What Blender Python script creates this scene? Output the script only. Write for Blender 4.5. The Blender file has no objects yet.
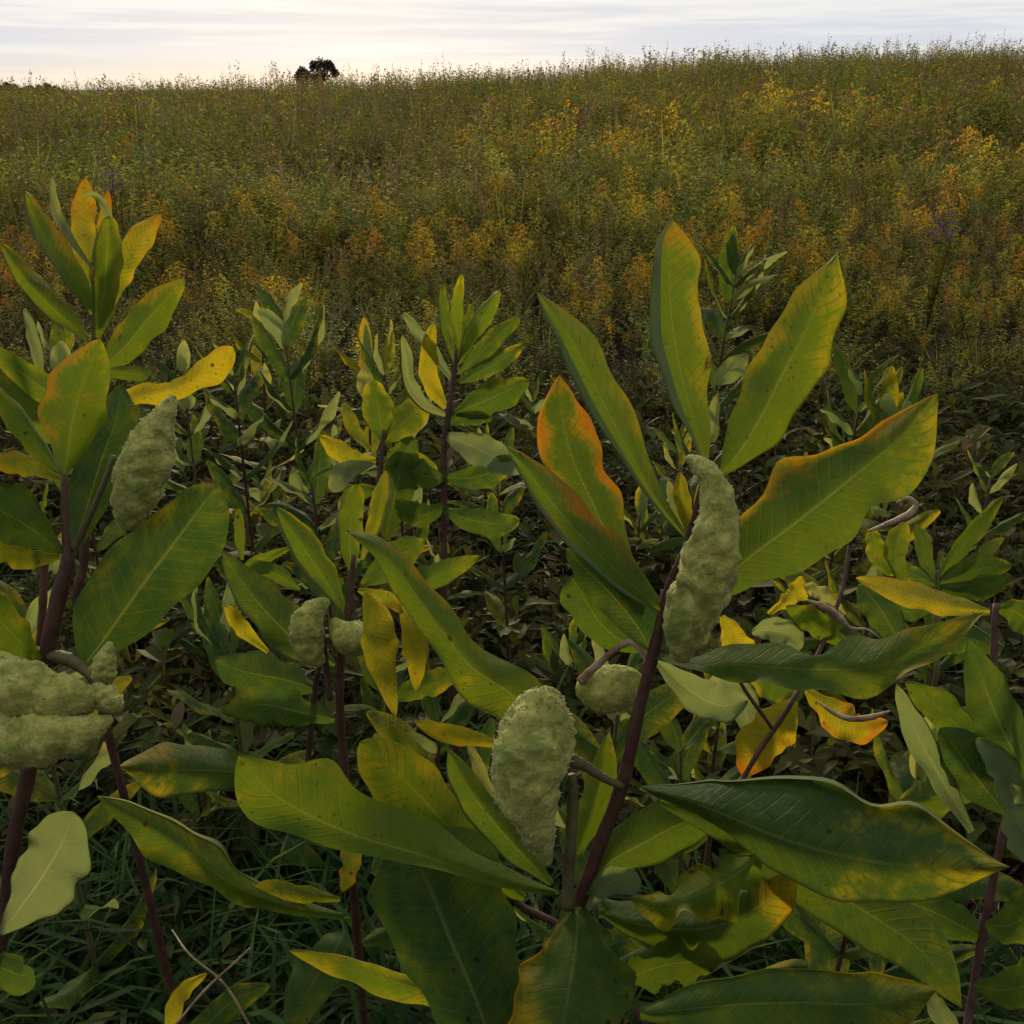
import bpy, math, random
import numpy as np
from mathutils import Vector, noise as mnoise

random.seed(7)
RNG = np.random.default_rng(11)
S = bpy.context.scene
COL = S.collection
rad = math.radians

# ------------------------------------------------------------------ camera
F = 983.0
CAMZ = 1.25
PITCH = rad(23.3)
cp, sp = math.cos(PITCH), math.sin(PITCH)
cam = bpy.data.cameras.new('camera')
cam.sensor_width = 36.0
cam.lens = 36.0 * F / 1024.0
cam.clip_start = 0.02
cam.clip_end = 3000
camo = bpy.data.objects.new('camera', cam)
COL.objects.link(camo)
camo.location = (0, 0, CAMZ)
camo.rotation_euler = (math.pi / 2 - PITCH, 0, 0)
S.camera = camo


def P(x, y, d):
    """a point seen at pixel x, y standing d metres away"""
    a = (x - 512) / F
    b = (512 - y) / F
    return Vector((d * a, d * (cp + b * sp), CAMZ + d * (-sp + b * cp)))


# ------------------------------------------------------------------ terrain
HX = np.array([-60, -24, -16, -8, -3.4, 0, 5.7, 16, 30, 60])
HZ = np.array([.30, .33, .42, .56, .72, .88, 1.24, 1.56, 1.72, 1.8])


def ground_z(x, y):
    x = np.asarray(x, float)
    y = np.asarray(y, float)
    hc = np.interp(x * 30 / np.clip(y, 12, 60), HX, HZ)
    t = np.clip((y - 3.5) / 26.5, 0, 1)
    up = t * t * (3 - 2 * t) * .55 + t * .45
    dn = np.clip((y - 31) / 40, 0, 1)
    dn = 1 - dn * dn * (3 - 2 * dn)
    return hc * up * dn + .012 * np.sin(x * 2.1 + y) + .015 * np.sin(y * 1.7 - x * .9)


def gz(x, y):
    return float(ground_z(x, y))


# ------------------------------------------------------------------ materials
def new_mat(name):
    m = bpy.data.materials.new(name)
    m.use_nodes = True
    nt = m.node_tree
    nt.nodes.clear()
    return m, nt


class N:
    def __init__(s, nt):
        s.nt = nt

    def add(s, typ, **kw):
        n = s.nt.nodes.new(typ)
        for k, v in kw.items():
            setattr(n, k, v)
        return n

    def put(s, sock, v):
        if isinstance(v, bpy.types.NodeSocket):
            s.nt.links.new(v, sock)
        else:
            if isinstance(v, tuple) and len(v) == 3 and sock.type == 'RGBA':
                v = (*v, 1)
            sock.default_value = v

    def math(s, op, a, b=0.0, c=None, clamp=False):
        n = s.add('ShaderNodeMath', operation=op, use_clamp=clamp)
        s.put(n.inputs[0], a)
        s.put(n.inputs[1], b)
        if c is not None:
            s.put(n.inputs[2], c)
        return n.outputs[0]

    def mix(s, f, a, b, blend='MIX'):
        n = s.add('ShaderNodeMix', data_type='RGBA', blend_type=blend)
        s.put(n.inputs[0], f)
        s.put(n.inputs[6], a)
        s.put(n.inputs[7], b)
        return n.outputs[2]

    def ramp(s, v, a, b, c=0.0, d=1.0, smooth=True):
        n = s.add('ShaderNodeMapRange', interpolation_type='SMOOTHSTEP' if smooth else 'LINEAR')
        s.put(n.inputs[0], v)
        for i, q in enumerate((a, b, c, d)):
            s.put(n.inputs[i + 1], q)
        return n.outputs[0]

    def noise(s, vec, scale, detail=3.0, rough=.55):
        n = s.add('ShaderNodeTexNoise')
        s.put(n.inputs['Vector'], vec)
        n.inputs['Scale'].default_value = scale
        n.inputs['Detail'].default_value = detail
        n.inputs['Roughness'].default_value = rough
        return n.outputs[0]


def leaf_material():
    m, nt = new_mat('milkweed_leaf')
    q = N(nt)
    at = q.add('ShaderNodeAttribute', attribute_name='tone')
    sep = q.add('ShaderNodeSeparateColor')
    q.put(sep.inputs[0], at.outputs['Color'])
    yel, org, brn, tint = sep.outputs[0], sep.outputs[1], sep.outputs[2], at.outputs['Alpha']
    uv = q.add('ShaderNodeUVMap', uv_map='UVMap')
    su = q.add('ShaderNodeSeparateXYZ')
    q.put(su.inputs[0], uv.outputs[0])
    u = su.outputs[0]
    v = q.math('ABSOLUTE', q.math('SUBTRACT', q.math('MULTIPLY', su.outputs[1], 2.0), 1.0))
    geo = q.add('ShaderNodeNewGeometry')
    pos = geo.outputs['Position']
    back = geo.outputs['Backfacing']
    n1 = q.noise(pos, 55, 4)
    n2 = q.noise(pos, 190, 3)
    green = q.mix(tint, (.014, .050, .020), (.115, .180, .006))
    green = q.mix(q.ramp(n1, .35, .7), green, q.mix(.5, green, (.085, .12, .008)))
    # veins
    mid = q.math('MULTIPLY', q.ramp(v, .05, .015), q.ramp(u, 1.0, .35, .25, 1.0))
    bend = q.math('MULTIPLY_ADD', v, -2.2, q.math('MULTIPLY', u, 22.0))
    fr = q.math('ABSOLUTE', q.math('SUBTRACT', q.math('FRACT', bend), .5))
    sec = q.math('MULTIPLY', q.ramp(fr, .12, .03), q.ramp(v, 1.0, .6))
    # yellow spreads first between the veins
    ny = q.math('ADD', yel, q.math('MULTIPLY_ADD', n1, .9, -.45))
    ny = q.math('SUBTRACT', ny, q.math('MULTIPLY', sec, .2))
    ny = q.math('ADD', ny, q.math('MULTIPLY_ADD', n2, .7, -.35))
    c = q.mix(q.ramp(ny, .14, .88), green, (.33, .27, .012))
    no = q.math('ADD', org, q.math('MULTIPLY_ADD', n1, .6, -.3))
    no = q.math('ADD', no, q.math('MULTIPLY_ADD', n2, .6, -.3))
    c = q.mix(q.ramp(no, .15, .9), c, (.40, .15, .008))
    nb = q.math('ADD', brn, q.math('MULTIPLY_ADD', n2, .8, -.4))
    c = q.mix(q.ramp(nb, .4, .62), c, (.055, .022, .008))
    # fine net of veins
    nv_ = q.add('ShaderNodeTexVoronoi', feature='DISTANCE_TO_EDGE')
    q.put(nv_.inputs['Vector'], pos)
    nv_.inputs['Scale'].default_value = 420
    net = q.ramp(nv_.outputs[0], .12, .02)
    c = q.mix(q.math('MULTIPLY', net, .14), c, (.14, .17, .03))
    # small dark blotches
    vo = q.add('ShaderNodeTexVoronoi')
    q.put(vo.inputs['Vector'], pos)
    vo.inputs['Scale'].default_value = 48
    spot = q.math('MULTIPLY', q.ramp(vo.outputs['Distance'], .13, .07), q.ramp(q.noise(pos, 31, 1), .50, .55))
    c = q.mix(q.math('MULTIPLY', spot, .85), c, (.03, .016, .006))
    vo2 = q.add('ShaderNodeTexVoronoi')
    q.put(vo2.inputs['Vector'], pos)
    vo2.inputs['Scale'].default_value = 150
    fl = q.math('MULTIPLY', q.ramp(vo2.outputs['Distance'], .2, .1), q.ramp(q.noise(pos, 24, 2), .52, .60))
    c = q.mix(q.math('MULTIPLY', fl, .7), c, (.05, .028, .008))
    c = q.mix(q.math('MULTIPLY', sec, .15), c, (.15, .19, .04))
    c = q.mix(q.math('MULTIPLY', mid, .42), c, (.20, .22, .07))
    c = q.mix(q.math('MULTIPLY', q.ramp(n2, .45, .8), .25), c, (.02, .03, .008))
    # downy paler underside
    under = q.mix(.58, c, (.19, .24, .13))
    under = q.mix(q.math('MULTIPLY', mid, .5), under, (.30, .27, .15))
    col = q.mix(back, c, under)
    bump = q.add('ShaderNodeBump')
    bump.inputs['Strength'].default_value = .35
    bump.inputs['Distance'].default_value = .002
    h = q.math('ADD', q.math('MULTIPLY', q.math('ADD', q.math('ADD', sec, mid), q.math('MULTIPLY', net, .3)), -.6), q.math('MULTIPLY', q.noise(pos, 90, 3), 1.2))
    q.put(bump.inputs['Height'], h)
    b = q.add('ShaderNodeBsdfPrincipled')
    q.put(b.inputs['Base Color'], col)
    q.put(b.inputs['Roughness'], q.ramp(n2, .3, .7, .58, .8))
    b.inputs['Specular IOR Level'].default_value = .10
    q.put(b.inputs['Normal'], bump.outputs[0])
    t = q.add('ShaderNodeBsdfTranslucent')
    q.put(t.inputs['Color'], q.mix(.5, col, q.mix(1.0, col, (1.9, 1.6, .35), 'MULTIPLY')))
    q.put(t.inputs['Normal'], bump.outputs[0])
    mx = q.add('ShaderNodeMixShader')
    mx.inputs[0].default_value = .52
    nt.links.new(b.outputs[0], mx.inputs[1])
    nt.links.new(t.outputs[0], mx.inputs[2])
    o = q.add('ShaderNodeOutputMaterial')
    nt.links.new(mx.outputs[0], o.inputs[0])
    return m


def stem_material(name, a, b_, fuzz=.0):
    m, nt = new_mat(name)
    q = N(nt)
    geo = q.add('ShaderNodeNewGeometry')
    pos = geo.outputs['Position']
    n = q.noise(pos, 60, 4)
    c = q.mix(q.ramp(n, .35, .7), a, b_)
    c = q.mix(q.math('MULTIPLY', q.ramp(q.noise(pos, 300, 2), .5, .75), .5), c, tuple(x * .4 for x in a))
    b = q.add('ShaderNodeBsdfPrincipled')
    q.put(b.inputs['Base Color'], c)
    b.inputs['Roughness'].default_value = .6
    b.inputs['Specular IOR Level'].default_value = .3
    bump = q.add('ShaderNodeBump')
    bump.inputs['Strength'].default_value = .4
    bump.inputs['Distance'].default_value = .001
    q.put(bump.inputs['Height'], q.noise(pos, 220, 3))
    q.put(b.inputs['Normal'], bump.outputs[0])
    o = q.add('ShaderNodeOutputMaterial')
    nt.links.new(b.outputs[0], o.inputs[0])
    return m


def pod_material():
    m, nt = new_mat('milkweed_pod')
    q = N(nt)
    geo = q.add('ShaderNodeNewGeometry')
    pos = geo.outputs['Position']
    at = q.add('ShaderNodeAttribute', attribute_name='tone')
    sep = q.add('ShaderNodeSeparateColor')
    q.put(sep.inputs[0], at.outputs['Color'])
    n = q.noise(pos, 110, 5, .65)
    c = q.mix(q.ramp(n, .35, .66), (.165, .185, .030), (.370, .350, .085))
    c = q.mix(q.ramp(q.noise(pos, 42, 3), .5, .72), c, (.135, .170, .028))
    c = q.mix(q.math('MULTIPLY', sep.outputs[1], .9), c, (.46, .45, .23))
    c = q.mix(sep.outputs[2], c, (.16, .085, .04))
    b = q.add('ShaderNodeBsdfPrincipled')
    q.put(b.inputs['Base Color'], c)
    b.inputs['Roughness'].default_value = .85
    b.inputs['Specular IOR Level'].default_value = .1
    b.inputs['Sheen Weight'].default_value = .08
    b.inputs['Sheen Roughness'].default_value = .5
    bump = q.add('ShaderNodeBump')
    bump.inputs['Strength'].default_value = .9
    bump.inputs['Distance'].default_value = .002
    q.put(bump.inputs['Height'], q.noise(pos, 260, 4))
    q.put(b.inputs['Normal'], bump.outputs[0])
    o = q.add('ShaderNodeOutputMaterial')
    nt.links.new(b.outputs[0], o.inputs[0])
    return m


def colour_material(name, trans=.3, rough=.7, var=.35):
    """base colour from the plant's own colour attribute, mottled"""
    m, nt = new_mat(name)
    q = N(nt)
    at = q.add('ShaderNodeAttribute', attribute_name='tone')
    geo = q.add('ShaderNodeNewGeometry')
    n = q.noise(geo.outputs['Position'], 35, 3)
    c = q.mix(1.0, at.outputs['Color'], q.mix(n, (1 - var,) * 3, (1 + var,) * 3), 'MULTIPLY')
    b = q.add('ShaderNodeBsdfPrincipled')
    q.put(b.inputs['Base Color'], c)
    b.inputs['Roughness'].default_value = rough
    b.inputs['Specular IOR Level'].default_value = .15
    t = q.add('ShaderNodeBsdfTranslucent')
    q.put(t.inputs['Color'], c)
    mx = q.add('ShaderNodeMixShader')
    mx.inputs[0].default_value = trans
    nt.links.new(b.outputs[0], mx.inputs[1])
    nt.links.new(t.outputs[0], mx.inputs[2])
    o = q.add('ShaderNodeOutputMaterial')
    nt.links.new(mx.outputs[0], o.inputs[0])
    return m


def ground_material():
    m, nt = new_mat('field_soil')
    q = N(nt)
    geo = q.add('ShaderNodeNewGeometry')
    pos = geo.outputs['Position']
    c = q.mix(q.ramp(q.noise(pos, 9, 6, .7), .35, .65), (.010, .007, .005), (.032, .022, .014))
    c = q.mix(q.math('MULTIPLY', q.ramp(q.noise(pos, 1.3, 4), .45, .65), .6), c, (.035, .04, .014))
    b = q.add('ShaderNodeBsdfPrincipled')
    q.put(b.inputs['Base Color'], c)
    b.inputs['Roughness'].default_value = .95
    b.inputs['Specular IOR Level'].default_value = .1
    bump = q.add('ShaderNodeBump')
    bump.inputs['Strength'].default_value = .8
    bump.inputs['Distance'].default_value = .02
    q.put(bump.inputs['Height'], q.noise(pos, 45, 6, .7))
    q.put(b.inputs['Normal'], bump.outputs[0])
    o = q.add('ShaderNodeOutputMaterial')
    nt.links.new(b.outputs[0], o.inputs[0])
    return m


M_LEAF = leaf_material()
M_STEM = stem_material('purple_stem', (.046, .018, .012), (.085, .038, .022))
M_GSTEM = stem_material('green_stem', (.075, .060, .022), (.10, .095, .03))
M_POD = pod_material()
M_DEAD = stem_material('dried_leaf', (.16, .09, .04), (.36, .29, .17))
M_FIELD = colour_material('meadow_plants', .45)
M_GRASS = colour_material('grass_blades', .35, .85)
M_LITTER = colour_material('dry_litter', .1, .8)
M_GROUND = ground_material()
M_BARK = stem_material('tree_bark', (.045, .034, .026), (.075, .060, .048))


# ------------------------------------------------------------------ mesh helpers
def mesh_from(name, V, Q, tone=None, uv=None, mat=None, smooth=True):
    V = np.asarray(V, np.float32).reshape(-1, 3)
    Q = np.asarray(Q, np.int32).reshape(-1, 4)
    me = bpy.data.meshes.new(name)
    me.vertices.add(len(V))
    me.vertices.foreach_set('co', V.ravel())
    me.loops.add(Q.size)
    me.loops.foreach_set('vertex_index', Q.ravel())
    me.polygons.add(len(Q))
    me.polygons.foreach_set('loop_start', np.arange(0, Q.size, 4, dtype=np.int32))
    me.polygons.foreach_set('loop_total', np.full(len(Q), 4, np.int32))
    me.polygons.foreach_set('use_smooth', np.full(len(Q), smooth))
    me.update(calc_edges=True)
    if tone is not None:
        a = me.attributes.new('tone', 'FLOAT_COLOR', 'POINT')
        tone = np.asarray(tone, np.float32)
        if tone.shape[1] == 3:
            tone = np.hstack([tone, np.ones((len(tone), 1), np.float32)])
        a.data.foreach_set('color', tone.ravel())
    if uv is not None:
        l = me.uv_layers.new(name='UVMap')
        l.data.foreach_set('uv', np.asarray(uv, np.float32)[Q.ravel()].ravel())
    if mat:
        me.materials.append(mat)
    return me


def link(name, me, parent=None, loc=None):
    o = bpy.data.objects.new(name, me)
    COL.objects.link(o)
    if parent is not None:
        o.parent = parent
    if loc is not None:
        o.location = loc
    return o


def tag(o, label, cat, group=None, kind=None):
    o['label'] = label
    if cat:
        o['category'] = cat
    if group:
        o['group'] = group
    if kind:
        o['kind'] = kind
    return o


def spline(pts, n, ts=None):
    """Catmull-Rom through pts (k, dim), n samples by even parameter, or at the parameters ts"""
    if ts is None:
        ts = np.linspace(0, 1, n)
    p = np.asarray(pts, float)
    k = len(p)
    if k == 2:
        t = np.asarray(ts)[:, None]
        return p[0] * (1 - t) + p[1] * t
    e = np.vstack([2 * p[0] - p[1], p, 2 * p[-1] - p[-2]])
    out = []
    for t in np.asarray(ts) * (k - 1 - 1e-6):
        i = int(t)
        f = t - i
        a, b, c, d = e[i], e[i + 1], e[i + 2], e[i + 3]
        out.append(.5 * (2 * b + (c - a) * f + (2 * a - 5 * b + 4 * c - d) * f * f + (3 * b - a - 3 * c + d) * f ** 3))
    return np.array(out)


def grid_quads(nu, nv):
    i = np.arange(nu - 1)[:, None] * nv + np.arange(nv - 1)[None, :]
    return np.stack([i, i + nv, i + nv + 1, i + 1], -1).reshape(-1, 4)


def sstep(a, b, x):
    t = np.clip((x - a) / (b - a), 0, 1)
    return t * t * (3 - 2 * t)


def leaf_tone(U, Sx, tint, yel, org, brn, seed):
    """yel = (all over, left edge, right edge, tip), org = (left, right, tip), brn = (left, right, tip)"""
    m = np.abs(Sx)
    L = (Sx < 0)
    rng = np.random.default_rng(seed)
    ph = rng.uniform(0, 6, 4)
    wob = .12 * np.sin(U * 11 + ph[0]) + .1 * np.sin(U * 23 + ph[1])
    e = sstep(.2, .95, m + wob) * 1.15
    e2 = sstep(.4, .95, m + wob) * 1.1
    mids = sstep(.1, .45, U) * (.6 + .4 * np.sin(U * 7 + ph[2]) ** 2)
    y = yel[0] + e * np.where(L, yel[1], yel[2]) * mids + yel[3] * sstep(.55, 1, U + wob * .5)
    o = e2 * np.where(L, org[0], org[1]) * mids + org[2] * sstep(.6, 1, U + wob * .5)
    b = sstep(.78, 1.02, m + wob) * np.where(L, brn[0], brn[1]) * (np.sin(U * 9 + ph[3]) > .2) + brn[2] * sstep(.88, 1.0, U)
    return np.stack([y, o, b, np.full_like(y, tint)], -1).reshape(-1, 4)


SEED = [100]


def jit(x):
    return x + random.uniform(-1, 1) * .06


def leaf(root, mid, wl, wr=None, zl=0, zr=0, tint=.5, yel=(0, .3, .3, .2), org=(0, 0, 0), brn=(0, 0, 0), side=1,
         ruffle=.10, curl_l=0.0, curl_r=0.0, nu=38, nv=15, name='leaf', cup=0.0, label=None):
    """A leaf blade: midrib points (x, y, depth) from base to tip, half-widths along it, depth offset of both margins."""
    SEED[0] += 1
    seed = SEED[0]
    rng = np.random.default_rng(seed)
    if wr is None:
        wr = wl
    mid = np.asarray(mid, float)
    tt = np.linspace(0, 1, nu)
    tt = tt + .10 * np.sin(tt * math.pi) * tt
    c = spline(mid, nu, tt)
    rt = np.sqrt(np.clip(1 - (np.clip(tt - .90, 0, 1) / .1003) ** 2, .002, 1))
    WL = np.clip(spline(np.asarray(wl, float)[:, None], nu, tt)[:, 0], .8, None) * rt
    WR = np.clip(spline(np.asarray(wr, float)[:, None], nu, tt)[:, 0], .8, None) * rt
    if curl_l == 0 and rng.random() < .3:
        curl_l = rng.uniform(.04, .12)
    if curl_r == 0 and rng.random() < .3:
        curl_r = rng.uniform(.04, .12)
    zl, zr = zl * 1.7, zr * 1.7
    zl += rng.uniform(.15, .6) * WL.max() * (1 if side > 0 else -1)
    zr += rng.uniform(.15, .6) * WR.max() * (1 if side > 0 else -1)
    ruffle = ruffle * 2.6
    if brn == (0, 0, 0) and rng.random() < .6:
        brn = (rng.uniform(-.2, .38), rng.uniform(-.2, .38), rng.uniform(0, .5))
        brn = tuple(max(0, k) for k in brn)
    pq = rng.uniform(0, 6.28, 4)
    wob_l = 1 + .05 * np.sin(tt * 9 + pq[0]) + .035 * np.sin(tt * 21 + pq[1])
    wob_r = 1 + .05 * np.sin(tt * 9 + pq[2]) + .035 * np.sin(tt * 21 + pq[3])
    WL, WR = WL * wob_l, WR * wob_r
    d2 = np.gradient(c[:, :2], axis=0)
    d2 /= np.linalg.norm(d2, axis=1)[:, None] + 1e-9
    nrm = np.stack([d2[:, 1], -d2[:, 0]], 1)
    sx = np.linspace(-1 - curl_l, 1 + curl_r, nv)
    ph = rng.uniform(0, 6.28, 6)
    V = np.zeros((nu, nv, 3))
    SS = np.zeros((nu, nv))
    UU = np.zeros((nu, nv))
    for i in range(nu):
        env = math.sin(math.pi * min(1, max(0, tt[i]))) ** .6
        for j in range(nv):
            s = sx[j]
            a = s
            lift = 0
            if s < -1:
                a = -1 - (s + 1) * .9
                lift = -.16 * math.sin(min(1, (-1 - s) / max(curl_l, .01)) * 1.8) * (WL[i])
            elif s > 1:
                a = 1 - (s - 1) * .9
                lift = -.16 * math.sin(min(1, (s - 1) / max(curl_r, .01)) * 1.8) * (WR[i])
            w = WL[i] if a < 0 else WR[i]
            ml = abs(a)
            wav = math.sin(tt[i] * 17 + ph[0] + (0 if a < 0 else ph[1])) * .6 + math.sin(tt[i] * 31 + ph[2] + (ph[3] if a < 0 else 0)) * .4
            off = ruffle * wav * ml ** 1.6 * env
            x, y = c[i, 0] - (-1) * 0, c[i, 1]
            lat = -a * w * (1 + off * .45)          # along the left normal
            x += nrm[i, 0] * lat
            y += nrm[i, 1] * lat
            z = (zl if a < 0 else zr) * ml ** 1.3 * env + off * w * .9 + lift + cup * w * (ml ** 2) * env
            z += 1.5 * math.sin(a * 3 + tt[i] * 6 + ph[4])
            d = c[i, 2]
            p = P(x, y, d + z * d / F)
            V[i, j] = p
            SS[i, j] = max(-1, min(1, s))
            UU[i, j] = tt[i]
    tone = leaf_tone(UU, SS, tint, yel, org, brn, seed)
    uv = np.stack([UU, SS * .5 + .5], -1).reshape(-1, 2)
    Q = grid_quads(nu, nv)
    if side > 0:
        Q = Q[:, ::-1]
    V = V.reshape(-1, 3) - np.array(root.location)
    # make the upper face look towards where the camera first stood, when side = 1
    a, b_, c_ = V[Q[len(Q) // 2][0]], V[Q[len(Q) // 2][1]], V[Q[len(Q) // 2][2]]
    nn = np.cross(b_ - a, c_ - a)
    look = np.array((0, 0, CAMZ)) - (a + np.array(root.location))
    if np.dot(nn, look) * side < 0:
        Q = Q[:, ::-1]
    o = link(name, mesh_from('leaf', V, Q, tone, uv, M_LEAF), root)
    if label:
        o['label'] = label
    return o


def tube_arrays(pts, r, ns=10):
    pts = np.asarray(pts, float)
    k = len(pts)
    T = np.gradient(pts, axis=0)
    T /= np.linalg.norm(T, axis=1)[:, None] + 1e-12
    ref = np.array([0.3, 1.0, 0.1])
    A = np.cross(T, ref)
    A /= np.linalg.norm(A, axis=1)[:, None] + 1e-12
    B = np.cross(T, A)
    th = np.linspace(0, 2 * math.pi, ns, endpoint=False)
    r = np.broadcast_to(np.asarray(r, float), (k,))
    V = pts[:, None, :] + r[:, None, None] * (np.cos(th)[None, :, None] * A[:, None, :] + np.sin(th)[None, :, None] * B[:, None, :])
    Q = []
    for i in range(k - 1):
        for j in range(ns):
            Q.append((i * ns + j, i * ns + (j + 1) % ns, (i + 1) * ns + (j + 1) % ns, (i + 1) * ns + j))
    V = V.reshape(-1, 3)
    n0 = len(V)
    V = np.vstack([V, pts[0] - T[0] * r[0] * .3, pts[-1] + T[-1] * r[-1] * .3])
    for j in range(0, ns, 2):
        Q.append((n0, (j + 2) % ns, (j + 1) % ns, j))
        e = (k - 1) * ns
        Q.append((n0 + 1, e + j, e + (j + 1) % ns, e + (j + 2) % ns))
    return V, np.array(Q)


def stem(root, pts, r, mat=None, name='stem', n=26, to_ground=False, rpx=True, knobs=True):
    """tube through pixel points (x, y, depth); r in pixels at that depth"""
    W = [P(*p) for p in pts]
    R = [ri * p[2] / F if rpx else ri for ri, p in zip(np.broadcast_to(np.asarray(r, float), (len(pts),)), pts)]
    if to_ground:
        b = root.location
        T_ = (W[0] - W[1]).normalized() if len(W) > 1 else Vector((0, 0, -1))
        pa = W[0] + T_ * min(.06, (W[0].z - b.z) * .25)
        pg = Vector((b.x, b.y, b.z - .02))
        W = [pg, pg.lerp(pa, .33), pg.lerp(pa, .67), pa] + W
        R = [R[0] * 1.15, R[0] * 1.1, R[0] * 1.05, R[0]] + R
    c = spline(np.hstack([np.array(W), np.array(R)[:, None]]), n * (2 if to_ground else 1))
    rr = c[:, 3].copy()
    if knobs:
        rr *= 1 + .06 * np.sin(np.arange(len(rr)) * 1.7)
    V, Q = tube_arrays(c[:, :3], rr, 10)
    return link(name, mesh_from(name, V - np.array(root.location), Q, None, None, mat or M_STEM), root)


def pod(root, axis, r, warts=.16, spines=260, brown=(0, 0), name='seed_pod', flat=.85, pale=.35, splen=1.0):
    SEED[0] += 1
    rng = np.random.default_rng(SEED[0])
    nu, ns = 64, 40
    W = np.array([P(*p) for p in axis])
    R = np.array([ri * p[2] / F for ri, p in zip(r, axis)])
    c = spline(np.hstack([W, R[:, None]]), nu)
    pts, rr = c[:, :3], np.clip(c[:, 3], R.max() * .04, None)
    V, Q = tube_arrays(pts, rr, ns)
    body = V[:nu * ns].reshape(nu, ns, 3)
    dirv = body - pts[:, None, :]
    sc = 1.0 / (R.max() * .42)
    tone = np.zeros((len(V), 4))
    disp = np.zeros((nu, ns))
    for i in range(nu):
        env = min(1, i / 8, (nu - 1 - i) / 5)
        for j in range(ns):
            p = Vector(body[i, j]) * sc
            a = mnoise.noise(p * .75) * 1.25
            b = mnoise.noise(p * 3.1 + Vector((5, 3, 1)))
            w = max(0, b) ** 1.2
            disp[i, j] = (a * 1.25 + b * .3 + w * .8) * warts * env
            k = i * ns + j
            tone[k] = (0, min(1, max(0, w * 1.4 * pale)), brown[0] * max(0, 1 - i / 10) + brown[1] * max(0, (i - nu + 12) / 12), 1)
    V[:nu * ns] = (pts[:, None, :] + dirv * (1 + disp[..., None])).reshape(-1, 3)
    allV, allQ, allT = [V], [Q], [tone]
    base = len(V)
    # soft thread-like warts
    for _ in range(spines):
        i = int(rng.integers(6, nu - 2))
        j = int(rng.integers(0, ns))
        p0 = V[i * ns + j]
        nd = p0 - pts[i]
        nd /= np.linalg.norm(nd) + 1e-9
        tg = pts[min(i + 1, nu - 1)] - pts[i - 1]
        tg /= np.linalg.norm(tg) + 1e-9
        L = R.max() * rng.uniform(.03, .08) * splen
        side = np.cross(nd, tg)
        tip = p0 + nd * L + tg * L * rng.uniform(-.2, .9) + side * L * rng.uniform(-.6, .6)
        w = R.max() * rng.uniform(.02, .045)
        q = [p0 + side * w - nd * w, p0 + tg * w - nd * w, p0 - side * w - nd * w, p0 - tg * w - nd * w]
        top = [tip + side * w * .25, tip + tg * w * .25, tip - side * w * .25, tip - tg * w * .25]
        allV.append(np.array(q + top))
        allQ.append(np.array([(0, 1, 5, 4), (1, 2, 6, 5), (2, 3, 7, 6), (3, 0, 4, 7)]) + base)
        tt = np.zeros((8, 4))
        tt[:, 1] = np.array([.1] * 4 + [pale * 1.6] * 4)
        tt[:, 3] = 1
        allT.append(tt)
        base += 8
    V = np.vstack(allV) - np.array(root.location)
    return link(name, mesh_from(name, V, np.vstack(allQ), np.vstack(allT), None, M_POD), root)


def plant(label, x, y, name='milkweed', cat='milkweed plant', group=None):
    o = bpy.data.objects.new(name, None)
    o.empty_display_size = .1
    COL.objects.link(o)
    o.location = (x, y, gz(x, y))
    tag(o, label, cat, group)
    return o


# ------------------------------------------------------------------ the big milkweed in the middle
def D(mid, d0, d1):
    n = len(mid)
    return [(p[0], p[1], d0 + (d1 - d0) * i / (n - 1)) for i, p in enumerate(mid)]


hero = plant('large milkweed in the centre foreground with a tall curved pod and yellow edged upright leaves', -.045, .465)
H = hero
stem(H, [(578, 905, .630), (603, 836, .618), (623.5, 780, .608), (638, 713, .597), (656, 643, .585), (668, 590, .578), (684, 552, .573),
         (694, 520, .568), (703, 480, .562), (708, 460, .56)], [7.5, 7, 7, 6.5, 6, 4.5, 3.8, 3.5, 3, 2.5], to_ground=True)
stem(H, [(567, 908, .615), (570, 850, .605), (573, 800, .598), (572, 775, .594)], [6.5, 6, 6, 5], M_GSTEM, 'pod_stalk')
stem(H, [(622, 786, .606), (604, 778, .600), (585, 766, .596), (570, 760, .593)], [4, 4.5, 5.5, 8], M_GSTEM, 'pod_stalk')
stem(H, [(648, 662, .588), (632, 642, .60), (612, 652, .605), (590, 672, .61), (580, 682, .612)], [3, 3.5, 3.5, 4.5, 5], M_DEAD, 'pod_stalk')
# upper leaves
leaf(H, D([(688, 540), (660, 505), (636, 465), (602, 402), (577, 352), (555, 318), (536, 291)], .572, .565), [2, 5, 10, 15, 14, 9, 2],
     [2, 8, 16, 24, 22, 12, 2], zl=-8, zr=18, tint=.8, yel=(.12, .05, .4, .0), org=(0, .25, 0), curl_l=.55, ruffle=.12)
leaf(H, D([(640, 600), (614, 550), (592, 502), (573, 460), (562, 415), (559, 375)], .60, .625), [3, 18, 27, 30, 26, 3], [3, 18, 26, 29, 25, 3],
     zl=10, zr=10, tint=.55, yel=(.1, .5, .5, .2), org=(.75, .75, .35), brn=(.1, .1, 0), ruffle=.14)
leaf(H, D([(668, 614), (640, 592), (607, 562), (575, 530), (545, 495), (524, 467), (507, 446)], .580, .545), [2, 10, 15, 17, 14, 8, 2],
     [2, 14, 24, 27, 22, 12, 2], zl=-10, zr=26, tint=.65, yel=(.1, .1, .45, .2), org=(0, .75, 0), brn=(0, .35, .2), curl_l=.4, ruffle=.12)
leaf(H, D([(652, 652), (635, 624), (610, 594), (586, 570), (566, 548)], .590, .575), [3, 15, 17, 14, 3], [3, 26, 34, 22, 3], zl=-8, zr=12,
     tint=.08, yel=(0, .1, 0, 0), side=1, ruffle=.06)
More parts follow.
